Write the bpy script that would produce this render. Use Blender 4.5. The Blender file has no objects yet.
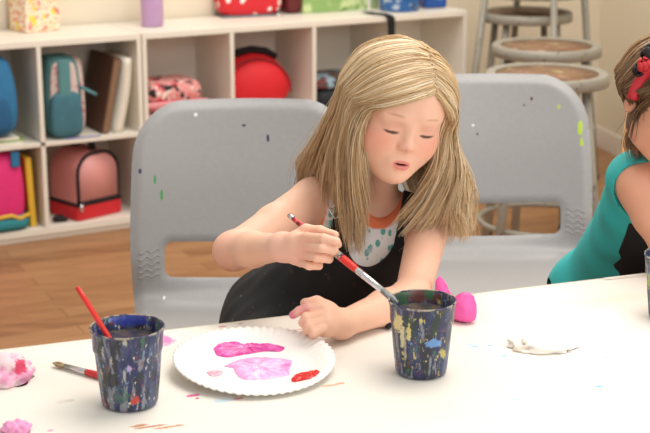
import bpy, bmesh, math, random
import numpy as np
from mathutils import Vector, Matrix, Euler
random.seed(7); rng = np.random.default_rng(7)
C = bpy.context.scene.collection
PI = math.pi
# ------------------------------------------------------------------ camera model
FPX, PITCH, CAMH = 1444.0, math.radians(15), 1.4
FW = np.array([0, math.cos(PITCH), -math.sin(PITCH)]); UPV = np.array([0, math.sin(PITCH), math.cos(PITCH)])
def ray(x, y): return FW + np.array([1., 0, 0]) * (x - 325) / FPX + UPV * (216.5 - y) / FPX
def at(x, y, Y):
    d = ray(x, y); return np.array([0, 0, CAMH]) + d * (Y / d[1])
def atz(x, y, z):
    d = ray(x, y); return np.array([0, 0, CAMH]) + d * ((z - CAMH) / d[2])
cam = bpy.data.objects.new('camera', bpy.data.cameras.new('camera')); C.objects.link(cam)
cam.location = (0, 0, CAMH); cam.rotation_euler = (PI / 2 - PITCH, 0, 0)
cam.data.sensor_width = 36; cam.data.lens = FPX / 650 * 36
cam.data.dof.use_dof = True; cam.data.dof.focus_distance = 2.2; cam.data.dof.aperture_fstop = 8
cam.data.clip_start = .05
bpy.context.scene.camera = cam
# ------------------------------------------------------------------ helpers: materials
def srgb(c):
    if isinstance(c, str):
        c = tuple(int(c[i:i + 2], 16) / 255 for i in (0, 2, 4))
    return tuple((v / 12.92 if v <= .04045 else ((v + .055) / 1.055) ** 2.4) for v in c) + (1.0,)
class Mat:
    def __init__(s, name, col='808080', rough=.5, metal=0, spec=.5):
        s.m = bpy.data.materials.new(name); s.m.use_nodes = True
        s.nt = s.m.node_tree; s.n = s.nt.nodes; s.b = s.n['Principled BSDF']
        s.b.inputs['Base Color'].default_value = srgb(col); s.b.inputs['Roughness'].default_value = rough
        s.b.inputs['Metallic'].default_value = metal; s.b.inputs['Specular IOR Level'].default_value = spec
        s.tc = s.n.new('ShaderNodeTexCoord'); s.cur = None; s.col0 = srgb(col)
    def L(s, a, b): s.nt.links.new(a, b)
    def vec(s, scale=(1, 1, 1), rot=(0, 0, 0), src='Object'):
        mp = s.n.new('ShaderNodeMapping'); s.L(s.tc.outputs[src], mp.inputs['Vector'])
        mp.inputs['Scale'].default_value = scale; mp.inputs['Rotation'].default_value = rot
        return mp.outputs[0]
    def noise(s, scale=5, detail=3, rough=.5, stretch=(1, 1, 1), rot=(0, 0, 0), dist=0):
        n = s.n.new('ShaderNodeTexNoise'); s.L(s.vec(stretch, rot), n.inputs['Vector'])
        n.inputs['Scale'].default_value = scale; n.inputs['Detail'].default_value = detail
        n.inputs['Roughness'].default_value = rough; n.inputs['Distortion'].default_value = dist
        return n.outputs[0]
    def voro(s, scale=5, stretch=(1, 1, 1), feature='F1'):
        n = s.n.new('ShaderNodeTexVoronoi'); s.L(s.vec(stretch), n.inputs['Vector'])
        n.inputs['Scale'].default_value = scale; n.feature = feature
        return n
    def ramp(s, fac, lo, hi, inv=False):
        n = s.n.new('ShaderNodeMapRange'); s.L(fac, n.inputs[0]); n.inputs[1].default_value = lo; n.inputs[2].default_value = hi
        n.inputs[3].default_value = 1 if inv else 0; n.inputs[4].default_value = 0 if inv else 1
        return n.outputs[0]
    def mul(s, a, b, op='MULTIPLY'):
        n = s.n.new('ShaderNodeMath'); n.operation = op
        for i, v in enumerate((a, b)):
            if isinstance(v, (int, float)): n.inputs[i].default_value = v
            else: s.L(v, n.inputs[i])
        return n.outputs[0]
    def mix(s, fac, col):
        n = s.n.new('ShaderNodeMix'); n.data_type = 'RGBA'
        if isinstance(fac, (int, float)): n.inputs[0].default_value = fac
        else: s.L(fac, n.inputs[0])
        if s.cur is None: n.inputs[6].default_value = s.col0
        else: s.L(s.cur, n.inputs[6])
        if isinstance(col, (str, tuple)): n.inputs[7].default_value = srgb(col)
        else: s.L(col, n.inputs[7])
        s.cur = n.outputs[2]; return s
    def attr(s, name='Col'):
        n = s.n.new('ShaderNodeAttribute'); n.attribute_name = name; s.cur = n.outputs[0]; return s
    def spot(s, c, r, col, wob=.35, edge=.12, nscale=40, alpha=1):
        # an irregular dab of colour of its own around object-space point c, radii r
        sub = s.n.new('ShaderNodeVectorMath'); sub.operation = 'SUBTRACT'
        s.L(s.tc.outputs['Object'], sub.inputs[0]); sub.inputs[1].default_value = c
        dv = s.n.new('ShaderNodeVectorMath'); dv.operation = 'DIVIDE'; s.L(sub.outputs[0], dv.inputs[0]); dv.inputs[1].default_value = r
        ln = s.n.new('ShaderNodeVectorMath'); ln.operation = 'LENGTH'; s.L(dv.outputs[0], ln.inputs[0])
        if not hasattr(s, '_wn'): s._wn = {}
        if nscale not in s._wn: s._wn[nscale] = s.noise(nscale, 3, .6)
        w = s.mul(s.mul(s._wn[nscale], .5, 'SUBTRACT'), wob * 4)
        d = s.mul(ln.outputs['Value'], w, 'ADD')
        f = s.ramp(d, 1 - edge, 1 + edge, True)
        if alpha != 1: f = s.mul(f, alpha)
        return s.mix(f, col)
    def bump(s, fac, strength=.3, dist=.002):
        n = s.n.new('ShaderNodeBump'); n.inputs['Strength'].default_value = strength; n.inputs['Distance'].default_value = dist
        s.L(fac, n.inputs['Height']); s.L(n.outputs[0], s.b.inputs['Normal']); return s
    def done(s):
        if s.cur is not None: s.L(s.cur, s.b.inputs['Base Color'])
        return s.m
def plain(name, col, rough=.6, var=.12, scale=30, metal=0):
    m = Mat(name, col, rough, metal); c = srgb(col)
    dark = tuple(x ** .5 for x in (c[0] * .6, c[1] * .6, c[2] * .6))
    m.mix(m.mul(m.ramp(m.noise(scale, 3), .35, .75), var), dark); return m.done()
# ------------------------------------------------------------------ helpers: objects
def link(o, parent=None):
    C.objects.link(o)
    if parent: o.parent = parent
    return o
def tag(o, label=None, cat=None, group=None, kind=None):
    if label: o['label'] = label
    if cat: o['category'] = cat
    if group: o['group'] = group
    if kind: o['kind'] = kind
    return o
def empty(name, loc, rz=0, label=None, cat=None, group=None, rot=None):
    o = bpy.data.objects.new(name, None); link(o); o.location = loc; o.rotation_euler = rot or (0, 0, rz)
    o.empty_display_size = .03
    return tag(o, label, cat, group)
def build(name, bm, mat, parent=None, smooth=True, bevel=0, seg=2, sub=0, solid=0, auto=None):
    me = bpy.data.meshes.new(name)
    if isinstance(bm, tuple):
        me.from_pydata([tuple(map(float, v)) for v in bm[0]], [], [tuple(int(i) for i in f) for f in bm[1]]); me.update()
        b2 = bmesh.new(); b2.from_mesh(me); bmesh.ops.recalc_face_normals(b2, faces=b2.faces); b2.to_mesh(me); b2.free()
    else:
        bmesh.ops.recalc_face_normals(bm, faces=bm.faces); bm.to_mesh(me); bm.free()
    me.materials.append(mat)
    for p in me.polygons: p.use_smooth = smooth
    o = bpy.data.objects.new(name, me); link(o, parent)
    if solid:
        md = o.modifiers.new('solid', 'SOLIDIFY'); md.thickness = solid; md.offset = 0
    if bevel:
        md = o.modifiers.new('bevel', 'BEVEL'); md.width = bevel; md.segments = seg; md.limit_method = 'ANGLE'; md.angle_limit = .6
        md.harden_normals = True
    if sub:
        md = o.modifiers.new('sub', 'SUBSURF'); md.levels = md.render_levels = sub
    return o
def box(bm, x0, x1, y0, y1, z0, z1, M=None):
    vs = [bm.verts.new((x, y, z)) for x in (x0, x1) for y in (y0, y1) for z in (z0, z1)]
    for f in ((0, 1, 3, 2), (4, 6, 7, 5), (0, 4, 5, 1), (2, 3, 7, 6), (0, 2, 6, 4), (1, 5, 7, 3)):
        bm.faces.new([vs[i] for i in f])
    if M is not None: bmesh.ops.transform(bm, matrix=M, verts=vs)
    return bm
def bx(*a, M=None): return box(bmesh.new(), *a, M=M)
def tube(bm, pts, r, n=10, caps=True, flat=None):
    pts = [Vector(p) for p in pts]; rings = []; N = len(pts)
    rr = r if hasattr(r, '__len__') else [r] * N
    up = None
    for i, p in enumerate(pts):
        t = (pts[min(i + 1, N - 1)] - pts[max(i - 1, 0)]).normalized()
        if up is None:
            up = Vector((0, 0, 1)) if abs(t.z) < .9 else Vector((1, 0, 0))
        a = t.cross(up).normalized(); b = a.cross(t).normalized(); up = b
        fl = flat or 1
        rings.append([bm.verts.new(p + (a * math.cos(k * 2 * PI / n) + b * fl * math.sin(k * 2 * PI / n)) * rr[i]) for k in range(n)])
    for i in range(N - 1):
        for k in range(n):
            bm.faces.new((rings[i][k], rings[i][(k + 1) % n], rings[i + 1][(k + 1) % n], rings[i + 1][k]))
    if caps:
        bm.faces.new(rings[0]); bm.faces.new(rings[-1])
    return bm
def lathe(prof, n=48, fn=None, M=None):
    bm = bmesh.new(); rings = []
    for r, z in prof:
        if r < 1e-6: rings.append([bm.verts.new((0, 0, z))]); continue
        ring = []
        for k in range(n):
            a = 2 * PI * k / n; rr, zz = (r, z) if fn is None else fn(r, z, a)
            ring.append(bm.verts.new((rr * math.cos(a), rr * math.sin(a), zz)))
        rings.append(ring)
    for A, B in zip(rings, rings[1:]):
        for k in range(n):
            k2 = (k + 1) % n
            if len(A) == 1 and len(B) == 1: continue
            if len(A) == 1: bm.faces.new((A[0], B[k], B[k2]))
            elif len(B) == 1: bm.faces.new((A[k], A[k2], B[0]))
            else: bm.faces.new((A[k], A[k2], B[k2], B[k]))
    if M is not None: bmesh.ops.transform(bm, matrix=M, verts=bm.verts)
    return bm
def catmull(P, n):
    P = np.asarray(P, float); m = len(P); Q = np.vstack([2 * P[0] - P[1], P, 2 * P[-1] - P[-2]])
    t = np.linspace(0, m - 1 - 1e-9, n); i = t.astype(int); f = (t - i)[:, None]
    a, b, c, d = Q[i], Q[i + 1], Q[i + 2], Q[i + 3]
    return .5 * ((2 * b) + (c - a) * f + (2 * a - 5 * b + 4 * c - d) * f ** 2 + (3 * b - a - 3 * c + d) * f ** 3)
def prism(outline, y0, y1):  # outline in x,z extruded along y
    bm = bmesh.new(); A = [bm.verts.new((x, y0, z)) for x, z in outline]; B = [bm.verts.new((x, y1, z)) for x, z in outline]
    bm.faces.new(A); bm.faces.new(B[::-1]); n = len(A)
    for i in range(n): bm.faces.new((A[i], A[(i + 1) % n], B[(i + 1) % n], B[i]))
    return bm
def rrect(w, h, r, n=6, cx=0, cz=0):
    o = []
    for sx, sz, a0 in ((1, 1, 0), (-1, 1, 90), (-1, -1, 180), (1, -1, 270)):
        for k in range(n + 1):
            a = math.radians(a0 + 90 * k / n); o.append((cx + sx * (w / 2 - r) + r * math.cos(a), cz + sz * (h / 2 - r) + r * math.sin(a)))
    return o
def cyl_between(bm, a, b, r, n=12): return tube(bm, [a, b], r, n)
# ------------------------------------------------------------------ SDF modelling (bodies, clothes, lumps)
class SDF:
    def __init__(s): s.ops = []
    def cap(s, a, b, ra, rb=None, k=.012, tagn=None):
        a = np.array(a, float); b = np.array(b, float); rb = ra if rb is None else rb
        ab = b - a; L2 = max(ab @ ab, 1e-12)
        def f(P):
            t = np.clip(((P - a) @ ab) / L2, 0, 1)
            return np.linalg.norm(P - a - t[:, None] * ab, axis=1) - (ra + (rb - ra) * t)
        r = max(ra, rb); s.ops.append((1, f, np.minimum(a, b) - r, np.maximum(a, b) + r, k, tagn)); return s
    def ell(s, c, r, k=.012, R=None, mode=1, tagn=None):
        c = np.array(c, float); r = np.array(r, float); R = np.eye(3) if R is None else np.array(R)
        def f(P):
            q = (P - c) @ R; k0 = np.linalg.norm(q / r, axis=1); k1 = np.linalg.norm(q / r ** 2, axis=1)
            return np.where(k1 < 1e-9, -r.min(), k0 * (k0 - 1) / np.maximum(k1, 1e-9))
        m = r.max(); s.ops.append((mode, f, c - m, c + m, k, tagn)); return s
    def __call__(s, P, skip=()):
        d = np.full(len(P), .5); lo = P.min(0); hi = P.max(0)
        for mode, f, a, b, k, t in s.ops:
            if t in skip: continue
            m = k + .03
            if (lo > b + m).any() or (hi < a - m).any(): continue
            e = f(P)
            if mode == 1:
                h = np.maximum(k - np.abs(d - e), 0) / k; d = np.minimum(d, e) - h * h * k * .25
            else:
                e = -e; h = np.maximum(k - np.abs(d - e), 0) / k; d = np.maximum(d, e) + h * h * k * .25
        return d
    def bounds(s):
        A = np.min([o[2] for o in s.ops if o[0] == 1], axis=0); B = np.max([o[3] for o in s.ops if o[0] == 1], axis=0); return A - .012, B + .012
def surface(f, lo, hi, h, B=20):
    lo = np.array(lo, float); hi = np.array(hi, float); n = np.ceil((hi - lo) / h).astype(int); nb = np.ceil(n / B).astype(int)
    S = 4096; KEY = lambda g: (g[:, 0] * S + g[:, 1]) * S + g[:, 2]
    keys = []; pos = []; edges = [[], [], []]
    r = np.arange(B + 1); G = np.stack(np.meshgrid(r, r, r, indexing='ij'), -1).reshape(-1, 3)
    sub = np.stack(np.meshgrid(*[np.array([0, .5, 1])] * 3, indexing='ij'), -1).reshape(-1, 3) * B
    for bi in np.ndindex(*nb):
        o = np.array(bi) * B + 1
        pc = lo + (o + sub) * h
        dc = f(pc)
        if np.abs(dc).min() > B * h * .62: continue
        P = lo + (G + o) * h; D = f(P).reshape(B + 1, B + 1, B + 1)
        if D.min() > 0 or D.max() < 0: continue
        ins = D < 0; acc = np.zeros((B, B, B, 3)); cnt = np.zeros((B, B, B))
        for ax in range(3):
            sl0 = [slice(None)] * 3; sl1 = [slice(None)] * 3; sl0[ax] = slice(0, B); sl1[ax] = slice(1, B + 1)
            d0 = D[tuple(sl0)]; d1 = D[tuple(sl1)]; cr = (d0 < 0) != (d1 < 0)
            t = np.where(cr, d0 / np.where(np.abs(d0 - d1) < 1e-12, 1, d0 - d1), 0)
            o1, o2 = [a for a in range(3) if a != ax]
            for i1 in (0, 1):
                for i2 in (0, 1):
                    s = [slice(None)] * 3; s[o1] = slice(i1, i1 + B); s[o2] = slice(i2, i2 + B); s[ax] = slice(0, B)
                    c = cr[tuple(s)]; tt = t[tuple(s)]
                    acc[..., ax] += np.where(c, tt, 0); acc[..., o1] += c * i1; acc[..., o2] += c * i2; cnt += c
            idx = np.argwhere(cr[:B, :B, :B])
            if len(idx):
                flip = ins[idx[:, 0], idx[:, 1], idx[:, 2]]
                edges[ax].append(np.hstack([idx + o, flip[:, None]]))
        ci = np.argwhere(cnt > 0)
        v = acc[ci[:, 0], ci[:, 1], ci[:, 2]] / cnt[ci[:, 0], ci[:, 1], ci[:, 2]][:, None]
        keys.append(KEY(ci + o)); pos.append(lo + (ci + o + v) * h)
    keys = np.concatenate(keys); pos = np.concatenate(pos); od = np.argsort(keys); keys = keys[od]; pos = pos[od]
    F = []
    for ax in range(3):
        if not edges[ax]: continue
        E = np.vstack(edges[ax]); g = E[:, :3]; fl = E[:, 3] > 0
        o1, o2 = [(1, 2), (2, 0), (0, 1)][ax]; u = np.zeros(3, int); w = np.zeros(3, int); u[o1] = 1; w[o2] = 1
        q = [g - u - w, g - w, g, g - u]; ids = []; ok = np.ones(len(g), bool)
        for c in q:
            k = KEY(c); j = np.minimum(np.searchsorted(keys, k), len(keys) - 1); ok &= keys[j] == k; ids.append(j)
        Q = np.stack(ids, 1); Q[~fl] = Q[~fl][:, ::-1]; F.append(Q[ok])
    return pos, np.vstack(F)
def skin_mesh(name, f, lo, hi, h, mat, parent=None, colf=None):
    V, Fc = surface(f, lo, hi, h)
    me = bpy.data.meshes.new(name); me.vertices.add(len(V)); me.vertices.foreach_set('co', V.astype(np.float32).ravel())
    me.loops.add(len(Fc) * 4); me.loops.foreach_set('vertex_index', Fc.astype(np.int32).ravel())
    me.polygons.add(len(Fc)); me.polygons.foreach_set('loop_start', np.arange(len(Fc), dtype=np.int32) * 4)
    me.update(calc_edges=True); me.validate()
    me.polygons.foreach_set('use_smooth', np.ones(len(me.polygons), bool))
    if colf is not None:
        a = me.color_attributes.new('Col', 'FLOAT_COLOR', 'POINT'); c = np.ones((len(V), 4), np.float32); c[:, :3] = colf(V)
        a.data.foreach_set('color', c.ravel())
    me.materials.append(mat); o = bpy.data.objects.new(name, me); link(o, parent); return o
def lin(h): return np.array(srgb(h)[:3])
def vnoise(P, s, seed=0):  # cheap smooth noise from sines
    r = np.random.default_rng(seed); out = 0
    for i in range(5):
        k = r.normal(size=3) * s; out = out + np.sin(P @ k + r.uniform(0, 6.28))
    return out / 5
# ================================================================== MATERIALS
M_lam = plain('white_laminate', 'EDE6DA', .45, .05, 8)
M_chair_pl = None
M_metal = plain('painted_steel', 'A8A49B', .45, .25, 25, .3)
M_chrome = plain('chrome', 'D8D8D8', .22, .05, 60, 1.0)
M_black = plain('black_fabric', '18181B', .85, .2, 80)
# ================================================================== SETTING
YAW = math.radians(29)
cu = np.array([math.cos(YAW), math.sin(YAW), 0]); cv = np.array([-math.sin(YAW), math.cos(YAW), 0])
A0 = atz(46, 240, 0)
def cub(u, v, z): return A0 + cu * u + cv * v + np.array([0, 0, z])
# floor: wooden boards
fm = Mat('wood_floor', 'A5764E', .4)
fm.mix(fm.ramp(fm.noise(1.0, 4, .6, (3, 26, 1), (0, 0, -math.radians(26))), .35, .7), '7E5434')
br = fm.n.new('ShaderNodeTexBrick'); fm.L(fm.vec((1, 1, 1), (0, 0, -math.radians(26))), br.inputs['Vector'])
br.inputs['Scale'].default_value = 1; br.inputs['Brick Width'].default_value = 1.1; br.inputs['Row Height'].default_value = .085
br.inputs['Mortar Size'].default_value = .0016; br.inputs['Color1'].default_value = (0, 0, 0, 1); br.inputs['Color2'].default_value = (1, 1, 1, 1); br.inputs['Mortar'].default_value = (.5, .5, .5, 1)
fm.mix(fm.mul(br.outputs['Color'], .5), 'C39468'); fm.mix(fm.mul(br.outputs['Fac'], .7), '5E3A22')
fl = build('floor', bx(-6, 6, -3, 9, -.05, 0), fm.done(), smooth=False); tag(fl, kind='structure')
wm = Mat('cream_wall_paint', 'E7DDC8', .7); wm.mix(wm.mul(wm.noise(3, 4), .12), 'D9CDB4'); wm.bump(wm.noise(120, 2), .05)
M_wall = wm.done()
def wall(name, p, q, th=.1, H=2.7):
    p = np.array(p[:2]); q = np.array(q[:2]); d = (q - p) / np.linalg.norm(q - p); n = np.array([-d[1], d[0]])
    bm = prism([(0, 0), (1, 0), (1, 1), (0, 1)], 0, 1); vs = []
    bm.free(); bm = bmesh.new()
    c = [p, q, q + n * th, p + n * th]; A = [bm.verts.new((*x, 0)) for x in c]; B = [bm.verts.new((*x, H)) for x in c]
    bm.faces.new(A); bm.faces.new(B)
    for i in range(4): bm.faces.new((A[i], A[(i + 1) % 4], B[(i + 1) % 4], B[i]))
    o = build(name, bm, M_wall, smooth=False); tag(o, kind='structure'); return o
W0 = cub(-3.2, .345, 0); W1 = np.array([1.28, 6.72, 0])
tt = ((W1 - A0) @ cu); W1 = cub(2.74, .345, 0)
wall('wall_back', W0, W1)
W2 = np.array([W1[0] + .32, W1[1] - 1.5, 0]); W3 = W2 + np.array([.55, -2.6, 0])
wall('wall_right', W1, W3)
def baseboard(name, p, q):
    p = np.array(p); q = np.array(q); d = (q - p) / np.linalg.norm(q - p); n = np.array([d[1], -d[0], 0])
    bm = bmesh.new(); c = [p + n * .001, q + n * .001, q + n * .013, p + n * .013]
    A = [bm.verts.new((x[0], x[1], .001)) for x in c]; B = [bm.verts.new((x[0], x[1], .09)) for x in c]
    bm.faces.new(A); bm.faces.new(B)
    for i in range(4): bm.faces.new((A[i], A[(i + 1) % 4], B[(i + 1) % 4], B[i]))
    tag(build(name, bm, M_lam, smooth=False), kind='structure')
baseboard('baseboard_back', cub(1.80, .345, 0), W1); baseboard('baseboard_right', W1 + (W3 - W1) * .01, W3)
# ================================================================== CUBBY UNITS
def cubby(u0, cols, w, label, H=.705, D=.32, t=.016):
    e = empty('cubby_shelf', tuple(cub(u0, 0, 0)), YAW, label, 'shelf unit', 'white cubby units along the wall')
    Wd = cols * w + t
    def part(n, *a): return build(n, bx(*a), M_lam, e, smooth=False, bevel=.0015)
    part('top_panel', 0, Wd, 0, D, H - .022, H)
    part('bottom_panel', t, Wd - t, 0, D, .02, .045)
    part('side_panel', 0, t, 0, D, 0, H - .022); part('side_panel', Wd - t, Wd, 0, D, 0, H - .022)
    part('back_panel', t, Wd - t, D - .006, D, .045, H - .022)
    part('kick_board', t, Wd - t, .01, .025, 0, .02)
    for c in range(cols):
        part('shelf_board', c * w + t, (c + 1) * w, .002, D - .006, .335, .351)
        if c:
            part('divider', c * w, c * w + t, 0, D - .006, .045, .335); part('divider', c * w, c * w + t, 0, D - .006, .351, H - .022)
    return e
cubby(-.366, 2, .3665, 'white two-column cubby unit at the left holding backpacks and a pink lunch box')
cubby(.3875, 4, .343, 'long white cubby unit in the middle with mostly open bins and things on top')
# ================================================================== CUBBY CONTENTS
def item(name, u, v, z, label, cat, group=None, rz=0):
    return empty(name, tuple(cub(u, v, z)), YAW + rz, label, cat, group)
M_teal = plain('teal_fabric', '5B8F94', .85, .3); M_teal2 = plain('teal_pocket', '447686', .85, .3); M_blue = plain('blue_fabric', '2E78A8', .8, .3)
M_pink = plain('pink_fabric', 'E8317E', .75, .2); M_yel = plain('yellow', 'E6B93A', .6, .1); M_green = plain('green_card', '8FAE62', .6, .2)
pf = Mat('pink_white_pattern', 'D8C2BC', .8); v_ = pf.voro(60); pf.mix(pf.ramp(v_.outputs['Distance'], .3, .35, True), 'C9707C'); M_pattern = pf.done()
def soft(name, w, d, h, mat, parent, x=0, y=0, z=0, r=.03, taper=.12, bulge=.1, M=None):
    bm = bmesh.new(); box(bm, -w / 2, w / 2, -d / 2, d / 2, 0, h)
    bmesh.ops.subdivide_edges(bm, edges=bm.edges, cuts=5, use_grid_fill=True)
    for v in bm.verts:
        t = v.co.z / h; s = 1 - taper * t * t + bulge * math.sin(PI * t) * .5
        v.co.x *= s; v.co.y *= s
        rr = min(w, d, h) * .5 * .5
        # superellipse rounding
        q = Vector((v.co.x / (w / 2), v.co.y / (d / 2), (v.co.z - h / 2) / (h / 2))); n = (abs(q.x) ** 5 + abs(q.y) ** 5 + abs(q.z) ** 6) ** (1 / 5.5)
        m = max(abs(q.x), abs(q.y), abs(q.z))
        if n > 0: f = m / n * 1.0; v.co.x *= f; v.co.y *= f; v.co.z = h / 2 + (v.co.z - h / 2) * f
    bmesh.ops.transform(bm, matrix=Matrix.Translation((x, y, z)) @ (M or Matrix()), verts=bm.verts)
    return build(name, bm, mat, parent, sub=1)
SH = .3515; SB = .0455
# left upper bin: blue backpack on a pile of papers
t = item('backpack', -.175, .10, SH + .024, 'blue cloth backpack in the upper left bin, cut off by the photo edge', 'backpack')
soft('bag_body', .22, .2, .28, M_blue, t); soft('front_pocket', .15, .05, .13, plain('dark_blue', '235E8C', .8), t, 0, -.09, .02)
t = item('paper_stack', -.19, .14, SH, 'loose stack of green and white papers under the blue backpack', 'papers')
build('sheet', bx(-.15, .13, -.13, .13, 0, .008), M_lam, t, False); build('sheet', bx(-.13, .14, -.12, .12, .0085, .0145), M_green, t, False)
build('sheet', bx(-.14, .12, -.12, .13, .015, .023), M_lam, t, False)
# upper right bin: teal backpack, brown binder, white binder
t = item('backpack', .108, .11, SH, 'teal backpack with patterned sides in the upper right bin', 'backpack')
soft('bag_body', .13, .17, .285, M_teal, t, 0, 0, 0); soft('side_panel', .05, .14, .27, M_pattern, t, .055, .005, .005)
soft('front_panel', .1, .02, .25, M_pattern, t, -.005, -.078, .02)
soft('front_pocket', .115, .05, .16, M_teal2, t, -.005, -.085, .005); build('strap', bx(-.03, .012, -.105, -.095, .15, .28), M_teal, t, bevel=.003)
s = bmesh.new(); tube(s, [(.05, -.08, .18), (.075, -.1, .165), (.1, -.115, .15)], .006, 8); build('strap', s, M_teal, t)
t = item('binder', .262, .03, SH, 'dark brown binder leaning in the upper right bin', 'binder')
Mt = Matrix.Rotation(math.radians(12), 4, 'Y')
build('cover', bx(-.028, .0, 0, .24, 0, .27, M=Mt), plain('brown_board', '60402E', .6), t, False, bevel=.003)
build('pages', bx(-.024, -.004, -.003, .236, .004, .264, M=Mt), plain('page_brown', '8A6A50', .8), t, False)
t = item('binder', .315, .02, SH, 'white binder with bent cover beside the brown binder', 'binder')
bm = bmesh.new(); n = 12
for i in range(n + 1):
    a = i / n; x = -.035 + .045 * math.sin(a * PI * .5)
    for y in (0, .22):
        bm.verts.new((x, y, a * .265)); bm.verts.new((x + .028, y, a * .265))
bm.verts.ensure_lookup_table()
for i in range(n):
    o = i * 4; p = o + 4
    for q in ((o, o + 1, p + 1, p), (o + 1, o + 3, p + 3, p + 1), (o + 3, o + 2, p + 2, p + 3), (o + 2, o, p, p + 2)): bm.faces.new([bm.verts[j] for j in q])
bm.faces.new([bm.verts[j] for j in (0, 1, 3, 2)]); bm.faces.new([bm.verts[n * 4 + j] for j in (0, 1, 3, 2)])
build('cover', bm, plain('cream_binder', 'E9E2D2', .5), t)
t = item('sheet_of_paper', .2, .035, SH, 'white sheet with a blue edge lying at the front of the upper right bin', 'paper')
build('sheet', bx(-.11, .02, -.03, .0, 0, .003), M_lam, t, False); build('edge_strip', bx(-.11, .02, -.033, -.0305, 0, .004), plain('blue_violet', '6C72C0', .6), t, False)
# lower left: hot pink backpack, yellow folder
t = item('backpack', -.15, .11, SB, 'hot pink backpack with yellow and teal base in the lower left bin', 'backpack')
soft('bag_body', .21, .19, .275, M_pink, t, -.01, 0, 0, taper=.05)
soft('base_panel', .2, .21, .055, plain('teal_base', '2C8C98', .7), t, 0, -.01, 0, taper=0)
s = bmesh.new(); tube(s, [(-.1, -.1, .07), (-.03, -.115, .055), (.03, -.115, .06), (.06, -.112, .045), (.1, -.1, .055)], .007, 8); build('trim', s, M_yel, t)
build('tab', bx(.045, .075, -.1, -.085, .225, .28), M_blue, t, bevel=.004)
t = item('folder', -.036, .03, SB, 'yellow folder upright beside the hot pink backpack', 'folder')
build('cover', bx(-.006, .016, 0, .24, 0, .25, M=Matrix.Rotation(math.radians(-2), 4, 'Y')), M_yel, t, False, bevel=.003)
# lower right: pink lunch box
lm = Mat('dusty_pink_vinyl', 'D98C8A', .45); lm.mix(lm.mul(lm.voro(500).outputs['Distance'], .25), 'B86868'); M_lp = lm.done()
M_red = plain('red_fabric', 'D3222E', .6, .15)
t = item('lunch_box', .195, .125, SB, 'dusty pink arched lunch box with red base and black handle', 'lunch box', rz=math.radians(17))
def arch(w, h, r): return [(-w / 2, 0)] + [(-w / 2 + r - r * math.cos(a * PI / 2 / 8), h - r + r * math.sin(a * PI / 2 / 8)) for a in range(9)] + [(w / 2 - r + r * math.sin(a * PI / 2 / 8), h - r + r * math.cos(a * PI / 2 / 8)) for a in range(9)] + [(w / 2, 0)]
build('bag_body', prism([(x, z + .056) for x, z in arch(.19, .175, .075)], -.08, .08), M_lp, t, bevel=.008)
build('base_panel', bx(-.099, .099, -.087, .085, 0, .052), M_red, t, bevel=.008)
build('base_piping', bx(-.1, .1, -.088, .086, .05, .06), M_black, t, bevel=.002)
def arch_tube(w, h, r, z0, y, rad):
    b = bmesh.new(); o = [(x, y, z + z0) for x, z in arch(w, h, r)]; o = o + [o[0]]; tube(b, o, rad, 8); return b
build('front_piping', arch_tube(.18, .165, .07, .062, -.083, .006), M_black, t)
build('front_panel', prism([(x, z + .066) for x, z in arch(.165, .152, .062)], -.086, -.079), plain('light_pink_vinyl', 'E8A29E', .5, .1), t)
b = bmesh.new(); tube(b, [(0, -.055, .222), (0, -.053, .258), (0, -.025, .272), (0, .025, .272), (0, .053, .258), (0, .055, .222)], .013, 8, flat=2.0 if False else 1)
build('handle', b, M_black, t)
b = bmesh.new(); tube(b, [(-.085, -.092, .06), (-.085, -.094, .035)], .006, 8); build('zip_pull', b, M_chrome, t); t.scale = (1.0, 1.0, 1.06)
t = item('toy_figure', .075, .05, SB, 'small dark trinket lying beside the pink lunch box', 'trinket')
s = SDF(); s.cap((-.02, 0, .012), (.015, -.01, .01), .012, .008).ell((.0, .01, .014), (.013, .01, .012)); lo, hi = s.bounds(); skin_mesh('body', s, lo, hi, .003, M_black, t)
# unit two, upper bins
t = item('quilted_pouch', .54, .13, SH, 'folded pink quilted pouch with black and white pattern', 'pouch')
qm = Mat('pink_quilt', 'E59A98', .8); vq = qm.voro(38); qm.mix(qm.ramp(vq.outputs['Distance'], .28, .34, True), 'F0E2D8'); qm.mix(qm.ramp(qm.noise(26, 2), .56, .6), '2B2024'); qm.mix(qm.ramp(qm.noise(22, 2, .5, (1, 1, 1.7)), .6, .64), 'D8324A'); M_quilt = qm.done()
M_pk = plain('soft_pink', 'E89AA0', .8)
soft('lower_fold', .245, .2, .085, M_quilt, t, .005, 0, 0, taper=0, bulge=.05); soft('upper_fold', .225, .19, .08, M_quilt, t, -.01, 0, .085, taper=.1, bulge=.1)
soft('flap', .24, .03, .025, M_pk, t, -.005, -.09, .07, taper=0); soft('flap', .25, .03, .045, M_pk, t, .0, -.095, .008, taper=0)
t = item('round_lunch_bag', .885, .14, SH, 'round red zippered bag with black top in the middle unit', 'bag', rz=math.radians(-8)); t.scale = (1.07, 1, 1.1)
s = SDF(); s.ell((0, 0, .105), (.128, .085, .103), .02).ell((.01, -.045, .1), (.118, .05, .09), .01)
lo, hi = s.bounds(); skin_mesh('bag_body', s, lo, hi, .005, plain('bright_red_fabric', 'E0202C', .65, .1), t)
b = bmesh.new(); tube(b, [(.0 + .118 * math.cos(a), -.088 + .03 * math.sin(a), .1 + .094 * math.sin(a)) for a in np.linspace(-.2, PI + .2, 24)], .004, 8); build('zip', b, plain('dark_red', '8C1420', .6), t)
b = bmesh.new(); tube(b, [(-.09, .0, .185), (-.05, .0, .214), (.0, .0, .222), (.05, .0, .214), (.09, .0, .19)], .013, 8); build('handle', b, M_black, t)
t = item('shoe_pile_bag', 1.235, .14, SH, 'dark bag with mottled lid in the third bin of the middle unit', 'bag')
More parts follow.
